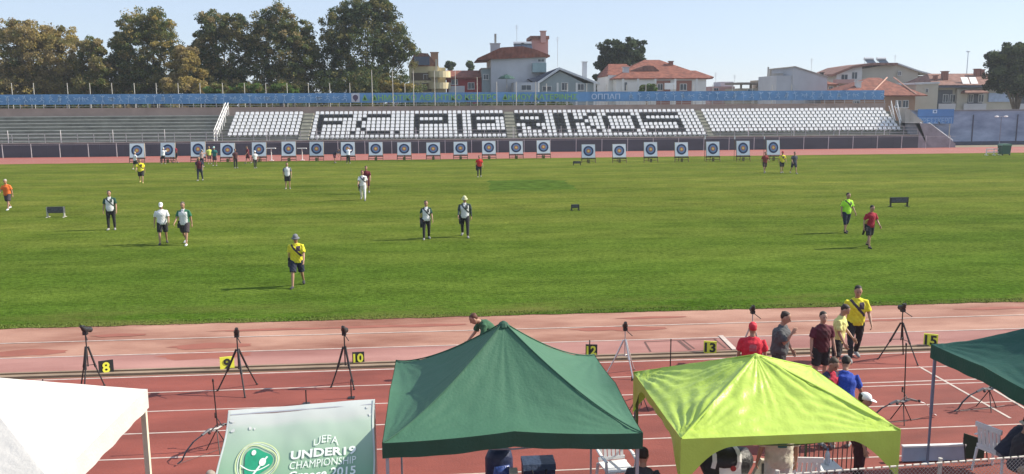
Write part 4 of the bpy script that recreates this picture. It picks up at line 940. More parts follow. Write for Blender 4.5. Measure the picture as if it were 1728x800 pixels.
seams(t, .86, 11.80, 1.63, 1.70, 2.15, 3.19, 1.42, mat('seam_dark', (.02, .08, .05), .8), .010)
t = tent(4.50, 11.58, 1.47, 1.36, 2.0, 2.66, 'lime green canopy tent with wrinkled roof and arched skirts', M_lm, p=1.02, val=.12, arch=.55, wr=.030, seedv=3, sag=.03, legm=mat('leg_dark_green', (.10, .14, .05), .6))
seams(t, 4.50, 11.58, 1.47, 1.36, 2.0, 2.66, 1.02, mat('seam_lime', (.36, .50, .07), .6), .012)
tent(9.85, 12.10, 1.50, 1.42, 2.15, 3.0, 'dark green canopy tent cut by the right edge of the photo', M_dg, p=1.25, val=.24, wr=.012, seedv=6, legm=mat('leg_bluegrey', (.20, .24, .33), .5, metal=.3), sag=.07, bump=.05)

# ---- dugout-like frame under a printed green cover
cv = empty('covered_shelter', (-2.1, 11.3, 0), 'shelter under a green printed championship cover with white top edge', 'shelter')
TLp, TRp = gp(385, 690, 2.32), gp(633, 676, 2.32)
BLp, BRp = ap(362, 800, 10.95), ap(633, 800, 11.0)
# cover surface: short cap at the back top, long sloping front
def cvp(u, v):     # u 0..1 left-right, v 0 top .. 1 bottom
    a = TLp.lerp(TRp, u); y = a.y-1.55*v+.12*math.sin(v*math.pi); z = 2.32-1.18*v-.02*math.cos(u*math.pi)
    x = a.x+(-.04*(1-u)+.05*u)*v
    n_ = noise.noise(Vector((u*4, v*3, 0)))*.022+noise.noise(Vector((u*12, v*9, 4)))*.007
    z += n_*min(1, v*6+.25)
    x += .012*math.sin(v*9)*(1-2*u)
    return Vector((x, y, z))
g = bpy.data.materials.new('printed_cover'); g.use_nodes = True; t_ = g.node_tree; b_ = t_.nodes['Principled BSDF']; b_.inputs['Roughness'].default_value = .6
tc = t_.nodes.new('ShaderNodeTexCoord'); sp_ = t_.nodes.new('ShaderNodeSeparateXYZ'); t_.links.new(tc.outputs['UV'], sp_.inputs[0])
nn = t_.nodes.new('ShaderNodeTexNoise'); nn.inputs['Scale'].default_value = 3; t_.links.new(tc.outputs['UV'], nn.inputs[0])
ma = t_.nodes.new('ShaderNodeMath'); ma.operation = 'MULTIPLY_ADD'; ma.inputs[1].default_value = .10; t_.links.new(nn.outputs[0], ma.inputs[0]); t_.links.new(sp_.outputs[1], ma.inputs[2])
rp = t_.nodes.new('ShaderNodeValToRGB'); E_ = rp.color_ramp.elements; E_[0].position = .0; E_[0].color = (.62, .66, .64, 1); E_[1].position = 1; E_[1].color = (.05, .25, .10, 1)
for ps, c in ((.17, (.50, .54, .50)), (.23, (.38, .49, .40)), (.46, (.27, .41, .29)), (.75, (.12, .29, .16))): e = E_.new(ps); e.color = (*c, 1)
t_.links.new(ma.outputs[0], rp.inputs[0]); t_.links.new(rp.outputs[0], b_.inputs['Base Color'])
mb = MB(); NU, NV = 40, 34; vs = [cvp(i/NU, j/NV) for j in range(NV+1) for i in range(NU+1)]
mb.add(vs, [(j*(NU+1)+i, (j+1)*(NU+1)+i, (j+1)*(NU+1)+i+1, j*(NU+1)+i+1) for j in range(NV) for i in range(NU)])
o = mb.build('printed_cover', g, cv, smooth=True); uv = o.data.uv_layers.new(name='UVMap')
for pl in o.data.polygons:
    for li, vi in zip(pl.loop_indices, pl.vertices): uv.data[li].uv = ((vi % (NU+1))/NU, (vi//(NU+1))/NV)
cover = o
a, b, c, d = cvp(0, 0), cvp(1, 0), cvp(0, 1), cvp(1, 1)
for q_, dx_, dy_, zz_ in ((a, .02, -.05, 2.22), (b, -.02, -.05, 2.22), (c, .02, .02, 1.08), (d, -.02, .02, 1.08)):
    mb = MB(); mb.b2(q_.x+dx_-.02, q_.x+dx_+.02, q_.y+dy_-.02, q_.y+dy_+.02, 0, zz_); mb.build('leg', C_alu, cv)
mb = MB(); mb.tube([a-Vector((0, .04, .06)), b-Vector((0, .04, .06))], .02); mb.build('ridge_bar', C_alu, cv)
mb = MB(); mb.add([a+Vector((0, 0, -.01)), b+Vector((0, 0, -.01)), b-Vector((0, -.02, 1.9)), a-Vector((0, -.02, 1.9))], [(0, 1, 2, 3)]); mb.build('rear_sheet', mat('sheet_white', (.6, .63, .6), .6), cv)
# lettering laid on the cover
C_pw = mat('print_white', (.72, .78, .72), .5, .08, 6); C_py = mat('print_lime', (.60, .68, .36), .5); C_pg = mat('print_green', (.015, .28, .15), .5, .15, 8)
def on_cover(u, v, lift=.012):
    e = 1e-2; n_ = (cvp(u+e, v)-cvp(u-e, v)).cross(cvp(u, v-e)-cvp(u, v+e)).normalized(); return cvp(u, v)+n_*lift
cover_text = []
def ctext(s, u0, u1, v0, v1, nm='lettering', off=.0, arc=0.0, m=None):
    cu = bpy.data.curves.new(nm, 'FONT'); cu.body = s; cu.size = 1; cu.offset = off; cu.fill_mode = 'BOTH'; cu.materials.append(m or C_pw); cu.resolution_u = 3
    o = bpy.data.objects.new(nm, cu); col.objects.link(o); o.parent = cv; PENDING.append((o, 'cover', (u0, u1, v0, v1, arc)))
ctext('UEFA', .60, .76, .355, .295, arc=.030); ctext('UNDER19', .455, .875, .445, .38, off=.035); ctext('CHAMPIONSHIP', .455, .875, .513, .460); ctext('Greece 2015', .455, .875, .592, .530, off=.02)
# emblem: rounded triangle in three rings, with a white ball and swooshes
def strip(pts, wd, m, nm, lift=.014, closed=False):
    mb = MB(); n = len(pts); L_ = []
    for i, (u, v) in enumerate(pts):
        p0 = pts[(i-1) % n] if closed or i > 0 else pts[0]; p1 = pts[(i+1) % n] if closed or i < n-1 else pts[-1]
        du, dv = p1[0]-p0[0], p1[1]-p0[1]; l = math.hypot(du, dv) or 1; a, b = -dv/l*wd/2, du/l*wd/2
        L_ += [on_cover(u+a, v+b, lift), on_cover(u-a, v-b, lift)]
    fs = [(2*i, 2*i+1, 2*((i+1) % n)+1, 2*((i+1) % n)) for i in range(n if closed else n-1)]
    mb.add(L_, fs); return mb.build(nm, m, cv)
eu, ev = .245, .440
def ringp(rx, ry, tri=0.0, n=40): 
    out = []
    for k in range(n):
        a = 2*math.pi*k/n; q = 1+tri*math.cos(3*a+.3); out.append((eu+rx*q*math.cos(a), ev+ry*q*math.sin(a)))
    return out
strip(ringp(.135, .150, .03), .006, C_py, 'emblem_ring', closed=True); strip(ringp(.125, .139, .06), .004, C_pw, 'emblem_ring', closed=True); strip(ringp(.112, .126, .10), .007, C_py, 'emblem_ring', closed=True)
mb = MB(); P_ = ringp(.088, .100, .14); mb.add([on_cover(eu, ev, .012)]+[on_cover(u, v, .012) for u, v in P_], [(0, k+1, (k+1) % len(P_)+1) for k in range(len(P_))]); mb.build('emblem_field', C_pg, cv)
strip([(eu-.10+.18*k/12, ev+.02+.04*math.sin(k/12*3.1)) for k in range(13)], .007, C_pw, 'emblem_swoosh', .017); strip([(eu-.02+.02*k, ev+.10-.035*k) for k in range(5)], .012, C_pw, 'emblem_swoosh', .017)
mb = MB(); P_ = [(eu+.035+.022*math.cos(2*math.pi*k/14), ev-.0+.030*math.sin(2*math.pi*k/14)) for k in range(14)]; mb.add([on_cover(u, v, .020) for u, v in P_], [tuple(range(14))]); mb.build('emblem_ball', C_pw, cv)
mb = MB(); P_ = [(eu-.03+.015*math.cos(2*math.pi*k/10), ev-.07+.02*math.sin(2*math.pi*k/10)) for k in range(10)]; mb.add([on_cover(u, v, .020) for u, v in P_], [tuple(range(10))]); mb.build('emblem_dot', C_pw, cv)
strip([(.991, .005+.02*k) for k in range(50)], .010, mat('hem_grey', (.50, .55, .52), .7), 'white_hem', .010); strip([(.010, .005+.02*k) for k in range(50)], .012, mat('hem_grey', 0), 'white_hem', .010)
# white torn patches
for (u, v, s_) in ((.16, .17, .02), (.19, .175, .014), (.95, .07, .018), (.05, .18, .022), (.04, .10, .03), (.97, .13, .02)):
    mb = MB(); P_ = [(u+s_*random.uniform(.25, .9)*math.cos(2*math.pi*k/9), v+s_*random.uniform(.25, .8)*math.sin(2*math.pi*k/9)) for k in range(9)]; mb.add([on_cover(a_, b2_, .009) for a_, b2_ in P_], [tuple(range(9))]); mb.build('torn_patch', mat('torn_white', (.56, .58, .56), .6), cv)
# ================================================================== PEOPLE
SK = [(.36, .20, .135), (.42, .25, .18), (.28, .15, .10), (.20, .11, .075)]
def skinm(i): return mat('skin_%d' % i, SK[i], .55, .06, 8)
PEOPLE = []
def rx(v, a):   # rotate forward: forward is -Y
    return Matrix.Rotation(a, 3, 'X') @ Vector(v)
POSES = {   # lean, head pitch, (hip, knee) x2, (arm fwd, out, elbow) x2   (degrees)
    'walk': (4, 6, (24, 10), (-16, 24), (-20, 9, 14), (20, 9, 24)), 'walk2': (5, 10, (-14, 26), (22, 8), (22, 8, 26), (-16, 9, 12)),
    'walk3': (3, 14, (16, 6), (-12, 18), (-10, 14, 20), (12, 13, 30)), 'stroll': (2, 4, (10, 4), (-9, 14), (-8, 12, 18), (9, 12, 22)),
    'stand': (1, 5, (3, 2), (-2, 3), (3, 10, 12), (4, 10, 16)), 'look_down': (6, 28, (2, 2), (-3, 4), (8, 8, 22), (12, 6, 30)),
    'chin': (5, 14, (3, 2), (-3, 3), (24, 2, 128), (4, 10, 26)), 'reach': (14, 5, (8, 4), (-8, 6), (82, 6, 18), (60, 4, 30)),
    'bend': (50, 10, (12, 10), (-4, 8), (22, 6, 20), (16, 6, 30)), 'crouch': (50, 8, (70, 85), (30, 90), (60, 10, 35), (50, 10, 40)),
    'sit': (8, 8, (84, 84), (82, 80), (30, 10, 62), (32, 8, 58)), 'sit_lean': (38, 22, (84, 84), (82, 80), (30, 10, 62), (32, 8, 58)), 'pack': (20, 18, (6, 8), (-8, 10), (18, 16, 40), (24, 14, 44)),
    'hips': (0, 4, (4, 2), (-3, 3), (-14, 42, 88), (-14, 42, 88))}
def person(name_px, y_feet, y_head, label, pose='walk', face=0, shirt=(.7, .7, .7), sleeve=None, legs='long', legc=(.03, .03, .035), shoes=(.25, .25, .25), skin=0, hair=(.02, .015, .01),
           hat=None, hatc=(.8, .8, .8), Y=None, z_head=None, h=None, near=False, female=False, strap=None, print_=None, pack=None, build_=1.05, longsleeve=False, wide=1.0):
    build_ *= 1.10; wide *= 1.06
    """place by the feet pixel (standing on the ground) and the head-top pixel, or by explicit head height"""
    if y_feet is not None:
        p = gp(name_px, y_feet); hh = ap(name_px, y_head, p.y).z
    else:
        p = gp(name_px, y_head, z_head); hh = h
    x0, y0 = p.x, p.y
    lean, hp, l1, l2, a1, a2 = POSES[pose]
    LL, T_ = R(lean), (lambda d: rx(Vector((0, 0, d)), R(lean)))
    W_ = wide
    P0 = Vector((0, 0, 0)); tdir = rx((0, 0, 1), LL); tfw = rx((0, -1, 0), LL)
    J = {}
    sw_ = .185*(0.92 if female else 1.0)*W_
    chest, neck = P0+tdir*.33, P0+tdir*.53
    J['sh'] = [P0+tdir*.462+Vector((s*sw_, 0, 0)) for s in (-1, 1)]
    J['hip'] = [P0+Vector((s*.092, 0, -.03)) for s in (-1, 1)]
    J['kn'], J['an'], J['toe'] = [], [], []
    for i, (a, b) in enumerate((l1, l2)):
        s = -1 if i == 0 else 1; a, b = R(a), R(b)
        d1 = Vector((s*.06, -math.sin(a), -math.cos(a))).normalized(); d2 = Vector((s*.01, -math.sin(a-b), -math.cos(a-b))).normalized()
        k = J['hip'][i]+d1*.42; an = k+d2*.41; J['kn'].append(k); J['an'].append(an)
        fa = max(-.9, min(.5, (a-b)*.6)) if pose not in ('sit', 'sit_lean', 'crouch') else 0
        J['toe'].append(an+Vector((s*.03, -.17*math.cos(fa), -.055-.10*max(0, -math.sin(fa)))))
    J['el'], J['wr'], J['hd'] = [], [], []
    for i, (a, o_, b) in enumerate((a1, a2)):
        s = -1 if i == 0 else 1; a, o_, b = R(a), R(o_), R(b)
        d1 = Vector((s*math.sin(o_), -math.sin(a)*math.cos(o_), -math.cos(a)*math.cos(o_)))
        inw = -.25 if b > 1 else (.02 if b < .5 else -.1)
        d2 = Vector((s*(math.sin(o_)*.5+inw*.8 if pose != 'hips' else -.85), -math.sin(a+b), -math.cos(a+b))).normalized()
        if pose == 'hips': d2 = Vector((s*-.82, -.25, -.5)).normalized()
        e = J['sh'][i]+d1*.285; w_ = e+d2*.255; J['el'].append(e); J['wr'].append(w_); J['hd'].append((w_, d2))
    low = min(min(q.z for q in J['toe']), min(q.z for q in J['an'])-.06)-.022
    HC = neck+tdir*.05+rx((0, -.025, .12), R(lean+hp*.6))
    top_z = (HC+Vector((0, 0, .125))).z+(.02 if hat else .01); tot = top_z-low
    stand_tot = 1.76
    sc = (hh/tot) if (y_feet is not None and pose not in ('bend', 'crouch', 'reach')) else ((hh/1.76) if h else 1.0)
    if pose in ('bend', 'crouch'): sc = 1.0
    sc = max(.85, min(1.14, sc))
    M = Matrix.Translation((0, 0, -low*sc)) @ Matrix.Scale(sc, 4)
    hd = R(hp)+LL*.5
    vox = (.013 if near else (.018 if y0 < 60 else .026))
    def fin(mb): mb.v = [tuple(M @ Vector(v)) for v in mb.v]; return mb
    g = build_
    # ---------------- body: one continuous surface
    def torso(mb, e, bottom=-.06, neckc=True):
        wsh = sw_*.98+e
        mb.loft([(P0+tdir*bottom, (.145*g+e), .105*g+e), (P0+tdir*.02, .155*g+e, .115*g+e), (P0+tdir*.16, (.135 if female else .148)*g+e, .105*g+e), (P0+tdir*.33, .165*g+e, .118*g+e), (P0+tdir*.42, wsh*.95, .108*g+e), (P0+tdir*.472, wsh*.80, .080+e), (P0+tdir*.53, .078+e, .060+e)], n=14)
    def head(mb, sx=1, sy=1, sz=1, dz=0, dy=0):
        u_ = rx((0, 0, 1), hd); f_ = rx((0, -1, 0), hd)
        c = HC+u_*dz-f_*dy
        mb.loft([(c-u_*.118*sz+f_*.038, .030*sx, .028*sy), (c-u_*.10*sz+f_*.028, .050*sx, .055*sy), (c-u_*.06*sz+f_*.008, .067*sx, .083*sy), (c-u_*.0*sz, .075*sx, .096*sy), (c+u_*.055*sz-f_*.004, .074*sx, .095*sy), (c+u_*.095*sz-f_*.006, .056*sx, .074*sy), (c+u_*.118*sz-f_*.008, .025*sx, .035*sy)], n=14)
        return u_, f_, c
    mb = MB(); torso(mb, -.012)
    mb.loft([(P0+tdir*.50, .062, .058), (neck+tdir*.03, .054, .054), (HC-tdir*.04, .053, .055)], n=10)
    u_, f_, c_ = head(mb)
    mb.loft([(c_+u_*.02+f_*.088, .008, .008), (c_-u_*.005+f_*.104, .012, .012), (c_-u_*.026+f_*.114, .016, .013), (c_-u_*.034+f_*.09, .014, .010)], n=6)
    mb.loft([(c_-u_*.068+f_*.080, .022, .008), (c_-u_*.060+f_*.088, .024, .007), (c_-u_*.050+f_*.080, .018, .006)], n=6)
    side = Vector((1, 0, 0))
    for s in (-1, 1): mb.loft([(c_+side*s*.070-u_*.03-f_*.002, .012, .010), (c_+side*s*.084-u_*.005-f_*.008, .012, .018), (c_+side*s*.078+u_*.028-f_*.006, .010, .014)], n=6)
    for i in (0, 1):
        mb.loft([(J['sh'][i]+(P0+tdir*.44-J['sh'][i])*.3, .04, .04), (J['sh'][i]-Vector((0, 0, .01)), .040, .040), (J['sh'][i].lerp(J['el'][i], .5), .043*g, .043*g), (J['el'][i], .038, .038), (J['el'][i].lerp(J['wr'][i], .35), .038, .037), (J['wr'][i], .026, .022)], n=10)
        wv, d = J['hd'][i]; n_ = Vector((1, 0, 0)) if True else None
        mb.loft([(wv-d*.01, .019, .026), (wv+d*.03, .017, .034), (wv+d*.075, .016, .038), (wv+d*.095, .012, .034)], side=(1, 0, 0), n=8)
        mb.loft([(J['hip'][i]+Vector((0, 0, .05)), .085*g, .095*g), (J['hip'][i].lerp(J['kn'][i], .3), .080*g, .085*g), (J['hip'][i].lerp(J['kn'][i], .7), .062*g, .066*g), (J['kn'][i], .052, .054), (J['kn'][i].lerp(J['an'][i], .3), .051, .056), (J['kn'][i].lerp(J['an'][i], .7), .038, .040), (J['an'][i], .034, .036), (J['an'][i]-Vector((0, 0, .05)), .030, .036)], n=10)
        an, to = J['an'][i], J['toe'][i]; fd = (to-an); fd = Vector((fd.x, fd.y, fd.z+.05)); 
        mb.loft([(an+Vector((0, .035, -.045)), .028, .028), (an-Vector((0, 0, .05)), .034, .036), (an.lerp(to, .55), .038, .030), (to, .028, .018)], n=8)
    nb = MB()        # fingers, rooted inside the palm; eyes
    for i in (0, 1):
        wv, d = J['hd'][i]; s = -1 if i == 0 else 1
        side_ = Vector((0, -1, 0)); side_ = (side_-d*side_.dot(d)).normalized(); inn = d.cross(side_)*(1 if True else -1); inn = inn if inn.x*s < 0 else -inn
        for k, ln in enumerate((.070, .080, .074, .058)):
            b0 = wv+d*.080+side_*(.028-.0185*k); c1 = b0+d*ln*.5+inn*.010; c2 = c1+d*ln*.35+inn*.022; c3 = c2+d*ln*.12+inn*.018
            nb.tube([b0, c1, c2, c3], [.0095, .009, .008, .0065], n=6)
        b0 = wv+d*.030+side_*.026; nb.tube([b0, b0+d*.03+side_*.022+inn*.008, b0+d*.058+side_*.026+inn*.018], [.0115, .010, .008], n=6)
    ne = len(nb.f)
    nb.cur = 1
    for s in (-1, 1): nb.ell(c_+side*s*.031+u_*.012+f_*.084, (.013, .010, .008), n=6, m=4)
    for s in (-1, 1): nb.loft([(c_+side*s*.014+u_*.030+f_*.090, .004, .004), (c_+side*s*.050+u_*.030+f_*.078, .003, .003)], n=4)
    fin(mb); fin(nb)
    root = mb.build('person', [skinm(skin), mat('eye_dark', (.02, .015, .012), .4)], smooth=True, local=True)
    tag(root, label, 'person'); PENDING.append((root, 'remesh', (vox, nb)))
    root.location = (x0, y0, 0); root.rotation_euler.z = R(face)+math.atan2(0, 1)
    def child(mb, nm, m, vx=None, rem=True, fn=None):
        fin(mb); o = mb.build(nm, m, None, smooth=True, local=True); o.parent = root
        if rem: PENDING.append((o, 'remesh', (vx or vox*1.15, None, fn)))
        return o
    # ---------------- shirt
    mb = MB(); e = .016; torso(mb, e, bottom=-.09); mb.loft([(P0+tdir*.515, .075, .07), (P0+tdir*.545, .064, .062)], n=10)
    for i in (0, 1):
        A, B_ = J['sh'][i], J['el'][i]
        mb.loft([(A+(P0+tdir*.44-A)*.35, .062, .07), (A-Vector((0, 0, .004)), .057, .060), (A.lerp(B_, .5), .058*g, .060*g), (A.lerp(B_, .82), .062*g, .064*g)], n=10)
        if longsleeve: mb.loft([(A.lerp(B_, .7), .056, .056), (B_, .050, .050), (B_.lerp(J['wr'][i], .92), .036, .036)], n=8)
    ms = [cloth(shirt)]; fnr = None
    if sleeve is not None or strap is not None or print_ is not None:
        ms = [cloth(shirt), cloth(sleeve or shirt), cloth(strap or print_ or shirt)]
        Minv = M.inverted()
        def fnr(c, n, A=sleeve, B2=strap, PR=print_):
            q = Minv @ c; tt = q.dot(tdir); fwd = -(q-tdir*tt).y
            if B2 is not None and n.y < .1:
                dd = (q.x*.75+(tt-.33)*.66)
                if abs(dd) < .030 and tt > .12: return 2
                if .30 < tt < .46 and q.x > .02 and q.x < .14: return 2
            if PR is not None and abs(q.x) < .075 and .26 < tt < .40 and not (.30 < tt < .325): return 2
            if A is not None and (abs(q.x) > .155*W_ or (tt > .44 and abs(q.x) > .07) ): return 1
            return 0
    child(mb, 'shirt', ms, fn=fnr)
    # ---------------- trousers / shorts
    mb = MB(); e = .014
    if pose in ('sit', 'sit_lean', 'crouch'): mb.loft([(P0-Vector((0, 0, .09)), .15*g, .12*g), (P0, .16*g, .125*g), (P0+tdir*.08, .158*g, .120*g)], n=12)
    else: mb.loft([(P0-Vector((0, 0, .11)), .13*g, .10*g), (P0-Vector((0, 0, .03)), .165*g, .122*g), (P0+tdir*.07, .158*g, .118*g)], n=12)
    for i in (0, 1):
        h_, k_, a_ = J['hip'][i], J['kn'][i], J['an'][i]
        if legs == 'long': r_ = [(h_+Vector((0, 0, .02)), .096*g), (h_.lerp(k_, .4), .088*g), (k_, .070), (k_.lerp(a_, .4), .066), (k_.lerp(a_, .97), .054)]
        elif legs == 'capri': r_ = [(h_+Vector((0, 0, .02)), .098*g), (h_.lerp(k_, .5), .088*g), (k_, .074), (k_.lerp(a_, .30), .068)]
        else: r_ = [(h_+Vector((0, 0, .02)), .098*g), (h_.lerp(k_, .4), .094*g), (h_.lerp(k_, .92), .088*g)]
        mb.loft([(q, a, a) for q, a in r_], n=10)
    child(mb, 'trousers' if legs == 'long' else 'shorts', cloth(legc))
    # ---------------- shoes
    for i in (0, 1):
        an, to = J['an'][i], J['toe'][i]; mb = MB()
        mb.loft([(an+Vector((0, .05, -.045)), .026, .026), (an+Vector((0, .02, -.045)), .042, .044), (an.lerp(to, .35)+Vector((0, 0, -.006)), .044, .038), (an.lerp(to, .75), .046, .030), (to+(to-an)*.10, .034, .018)], n=10)
        child(mb, 'shoe', cloth(shoes), rem=False)
    # ---------------- hair, hats
    if hair is not None:
        mb = MB(); c = c_+u_*.030-f_*(.026)
        mb.loft([(c-u_*(.085 if female else .065)-f_*.040, .050, .038), (c-u_*.03-f_*.034, .074, .062), (c+u_*.012-f_*.016, .079, .082), (c+u_*.045-f_*.0, .078, .096), (c+u_*.078, .062, .082), (c+u_*.100, .03, .045)], n=12)
        if female: mb.loft([(c-u_*.02-f_*.08, .035, .03), (c-u_*.09-f_*.09, .03, .028), (c-u_*.20-f_*.075, .012, .012)], n=8)
        child(mb, 'hair', mat('hair_%d_%d' % (int(hair[0]*99), int(hair[1]*99)), hair, .7, .3, 20), rem=False)
    if hat in ('cap', 'bucket'):
        mb = MB(); c = c_+u_*.035-f_*.006
        mb.loft([(c, .086, .106), (c+u_*.04, .085, .104), (c+u_*.085, .066, .082), (c+u_*.108, .03, .04)], n=14)
        if hat == 'cap': mb.loft([(c+u_*.004+f_*.07, .075, .008), (c-u_*.004+f_*.13, .066, .007), (c-u_*.018+f_*.185, .034, .005)], n=8)
        else: mb.loft([(c-u_*.032, .135, .155), (c+u_*.01, .092, .112)], n=16)
        child(mb, 'cap' if hat == 'cap' else 'sun_hat', cloth(hatc), rem=False)
    if pack:
        mb = MB(); c = P0+tdir*.28-tfw*.19; mb.loft([(c-tdir*.20, .11, .06), (c-tdir*.12, .135, .085), (c+tdir*.08, .13, .085), (c+tdir*.17, .08, .05)], n=12)
        for s in (-1, 1): mb.tube([c+tdir*.15+side*s*.07, P0+tdir*.50+side*s*.10-tfw*.02, P0+tdir*.44+side*s*.11+tfw*.12, P0+tdir*.2+side*s*.13+tfw*.10, c-tdir*.14+side*s*.11], .018)
        fin(mb); o = mb.build('backpack', cloth(pack), None, smooth=True, local=True); o.location = root.location; o.rotation_euler = root.rotation_euler
        tag(o, 'dark backpack worn by the person in the red cap', 'backpack')
    root['_sc'] = sc; root['_zl'] = -low*sc
    return root
def quiver(per, side, label, m=None, hgt=None):
    """hip quiver with arrows, hanging at the side of a walking archer"""
    sc, zl = per['_sc'], per['_zl']; a = per.rotation_euler.z
    o_ = Vector((side*.235, -.01, zl-.05*sc)); o_.rotate(Matrix.Rotation(a, 3, 'Z')); loc = per.location+o_
    r = empty('quiver', loc, label, 'quiver', 'hip quivers of archers on the field'); r.rotation_euler.z = a
    mb = MB(); mb.loft([((0, .14, -.36), .045, .035), ((0, .03, -.05), .065, .045), ((0, -.02, .12), .07, .05)], n=8); mb.build('pouch', m or cloth((.025, .025, .03)), r, local=True)
    mb = MB(); mb.b2(-.05, .05, -.13, -.05, -.18, .0); mb.build('pocket', cloth((.04, .04, .045)), r, local=True)
    mb = MB()
    for k in range(5): dx = -.03+.015*k; mb.tube([(dx, .05, -.1), (dx*1.6, -.10, .32+.01*k)], .004, n=4); mb.box((dx*1.6, -.095, .29+.01*k), (.014, .014, .05))
    mb.build('arrows', mat('fletching', (.55, .45, .1), .6, .3, 30), r, local=True)
WH, BK, NV_, DG = (.66, .67, .68), (.02, .02, .023), (.02, .025, .05), (.012, .06, .04)
YL, MR, RD, LG = (.66, .60, .03), (.12, .012, .022), (.50, .025, .03), (.38, .75, .04)
a = person(503, 484, 394, 'person in yellow shirt, grey bucket hat and dark shorts walking nearest on the grass', 'walk', 0, YL, legs='short', legc=NV_, hat='bucket', hatc=(.16, .17, .19), strap=(.05, .03, .05), skin=0, near=True, wide=1.0, build_=1.12, shoes=(.05, .05, .05)); quiver(a, -1, 'dark quiver on the hip of the archer in the yellow shirt and bucket hat')
a = person(720, 404, 338, 'person in white top with dark green shoulders and black trousers, left of a walking pair', 'stroll', 5, WH, DG, 'long', BK, female=True, strap=(.05, .06, .06), hair=(.05, .025, .015)); quiver(a, -1, 'black quiver carried by the left person of the pair in mid-field')
a = person(785, 400, 328, 'person in white top with dark sleeves and pale hat, right of a walking pair', 'walk2', -4, WH, (.03, .05, .05), 'long', BK, hat='bucket', hatc=(.55, .55, .35), strap=(.06, .07, .07), longsleeve=True); quiver(a, -1, 'black quiver carried by the person in the pale hat in mid-field')
person(189, 388, 319, 'person in white top with dark green sleeves and black trousers near the low board', 'stand', 8, WH, DG, 'long', BK, strap=(.05, .07, .06), build_=1.08, shoes=(.3, .3, .3))
person(276, 412, 341, 'person in white shirt, white cap and black shorts looking down', 'walk3', 15, WH, None, 'short', BK, hat='cap', hatc=(.8, .8, .8), shoes=(.06, .06, .06), build_=1.1)
a = person(314, 413, 339, 'person in white shirt with green sleeves and dark grey shorts beside the white cap', 'walk2', -6, WH, (.02, .13, .07), 'short', (.05, .04, .045), shoes=(.65, .65, .65), build_=1.08, hair=(.10, .08, .06)); quiver(a, -1, 'black quiver on the person in dark grey shorts at left')
person(15, 354, 302, 'person in orange shirt and dark shorts walking at the left edge', 'walk2', -8, (.72, .16, .03), None, 'short', (.05, .04, .05), hair=(.35, .33, .30), shoes=(.6, .65, .68), build_=1.15)
person(239, 309, 262, 'person in bright yellow shirt and dark shorts walking away from the first target', 'walk2', 10, YL, None, 'short', BK, strap=(.08, .06, .02), build_=1.15, hair=(.06, .05, .02), shoes=(.5, .4, .15))
person(338, 305, 262, 'person in maroon and navy top and black trousers before the third target', 'stroll', 0, MR, NV_, 'long', NV_, hair=(.04, .02, .02), build_=1.1)
a = person(486, 319, 274, 'person in white shirt and black shorts walking alone before the seventh target', 'stand', 6, WH, (.12, .13, .15), 'short', BK)
a = person(613, 338, 286, 'person in white top and white trousers walking in front of the maroon one', 'walk2', 0, (.72, .72, .72), None, 'long', (.70, .68, .66), female=True, strap=(.08, .08, .1), hair=(.10, .03, .03)); quiver(a, -1, 'black quiver at the hip of the person in white trousers')
a = person(619, 327, 275, 'person in maroon shirt just behind the one in white trousers', 'walk', 4, MR, None, 'short', (.10, .02, .03), hair=(.06, .02, .02))
a = person(809, 299, 262, 'person in bright red shirt and black trousers walking before the thirteenth target', 'stroll', 0, (.55, .02, .02), None, 'long', BK, build_=1.12, hair=(.08, .05, .03)); quiver(a, -1, 'dark quiver at the hip of the person in bright red')
person(1427, 393, 325, 'person in neon lime shirt and navy three-quarter trousers on the right of the field', 'stroll', 12, LG, None, 'capri', NV_, strap=(.04, .05, .03), build_=1.12, shoes=(.03, .03, .03))
a = person(1466, 418, 346, 'person in dark red shirt and black shorts walking right of the neon lime shirt', 'walk3', 10, (.32, .012, .03), None, 'short', BK, shoes=(.02, .02, .02)); quiver(a, -1, 'dark quiver on the person in dark red on the right of the field')
person(1290, 292, 256, 'person in rust-red shirt, left of the three walking below the last target', 'walk', 0, (.22, .03, .03), None, 'short', (.05, .03, .03), female=False, hair=(.05, .02, .02))
person(1319, 292, 255, 'person in yellow shirt and red cap, middle of the three below the last target', 'stroll', 0, YL, None, 'short', BK, hat='cap', hatc=(.35, .02, .03), strap=(.05, .04, .05))
person(1339, 293, 256, 'person in dark grey shirt, right of the three below the last target', 'walk2', 0, (.06, .07, .09), None, 'short', NV_)
# people around the targets
person(229, 286, 256, 'person in white shirt and black shorts at the first target', 'stroll', 150, WH, None, 'short', BK, hair=(.5, .45, .35), shoes=(.6, .6, .6))
person(296, 275, 244, 'person in crimson shirt standing right of the second target', 'stroll', 160, (.30, .015, .04), None, 'short', NV_)
person(276, 277, 252, 'person in white top and dark trousers bent before the second target', 'reach', 170, WH, None, 'long', BK, hair=(.7, .7, .65))
person(341, 282, 256, 'person in pale top and white cap pulling arrows at the third target', 'reach', 175, (.35, .25, .22), None, 'long', NV_, hat='cap', hatc=(.75, .75, .75))
person(354, 277, 247, 'person in yellow-green shirt between the third and fourth targets', 'stand', 30, (.50, .55, .12), None, 'short', (.10, .04, .05), hair=(.3, .2, .1))
person(363, 280, 247, 'person in teal shirt and pale teal cap between the third and fourth targets', 'stand', -10, (.02, .15, .14), None, 'short', (.10, .05, .06), hat='cap', hatc=(.4, .65, .62))
person(398, 284, 251, 'person in very dark maroon top and black trousers by the fourth target', 'stand', 40, (.05, .015, .02), None, 'long', BK)
person(419, 276, 246, 'person in dark maroon shirt and shorts left of the fifth target', 'walk3', -60, (.13, .015, .025), None, 'short', (.10, .02, .03))
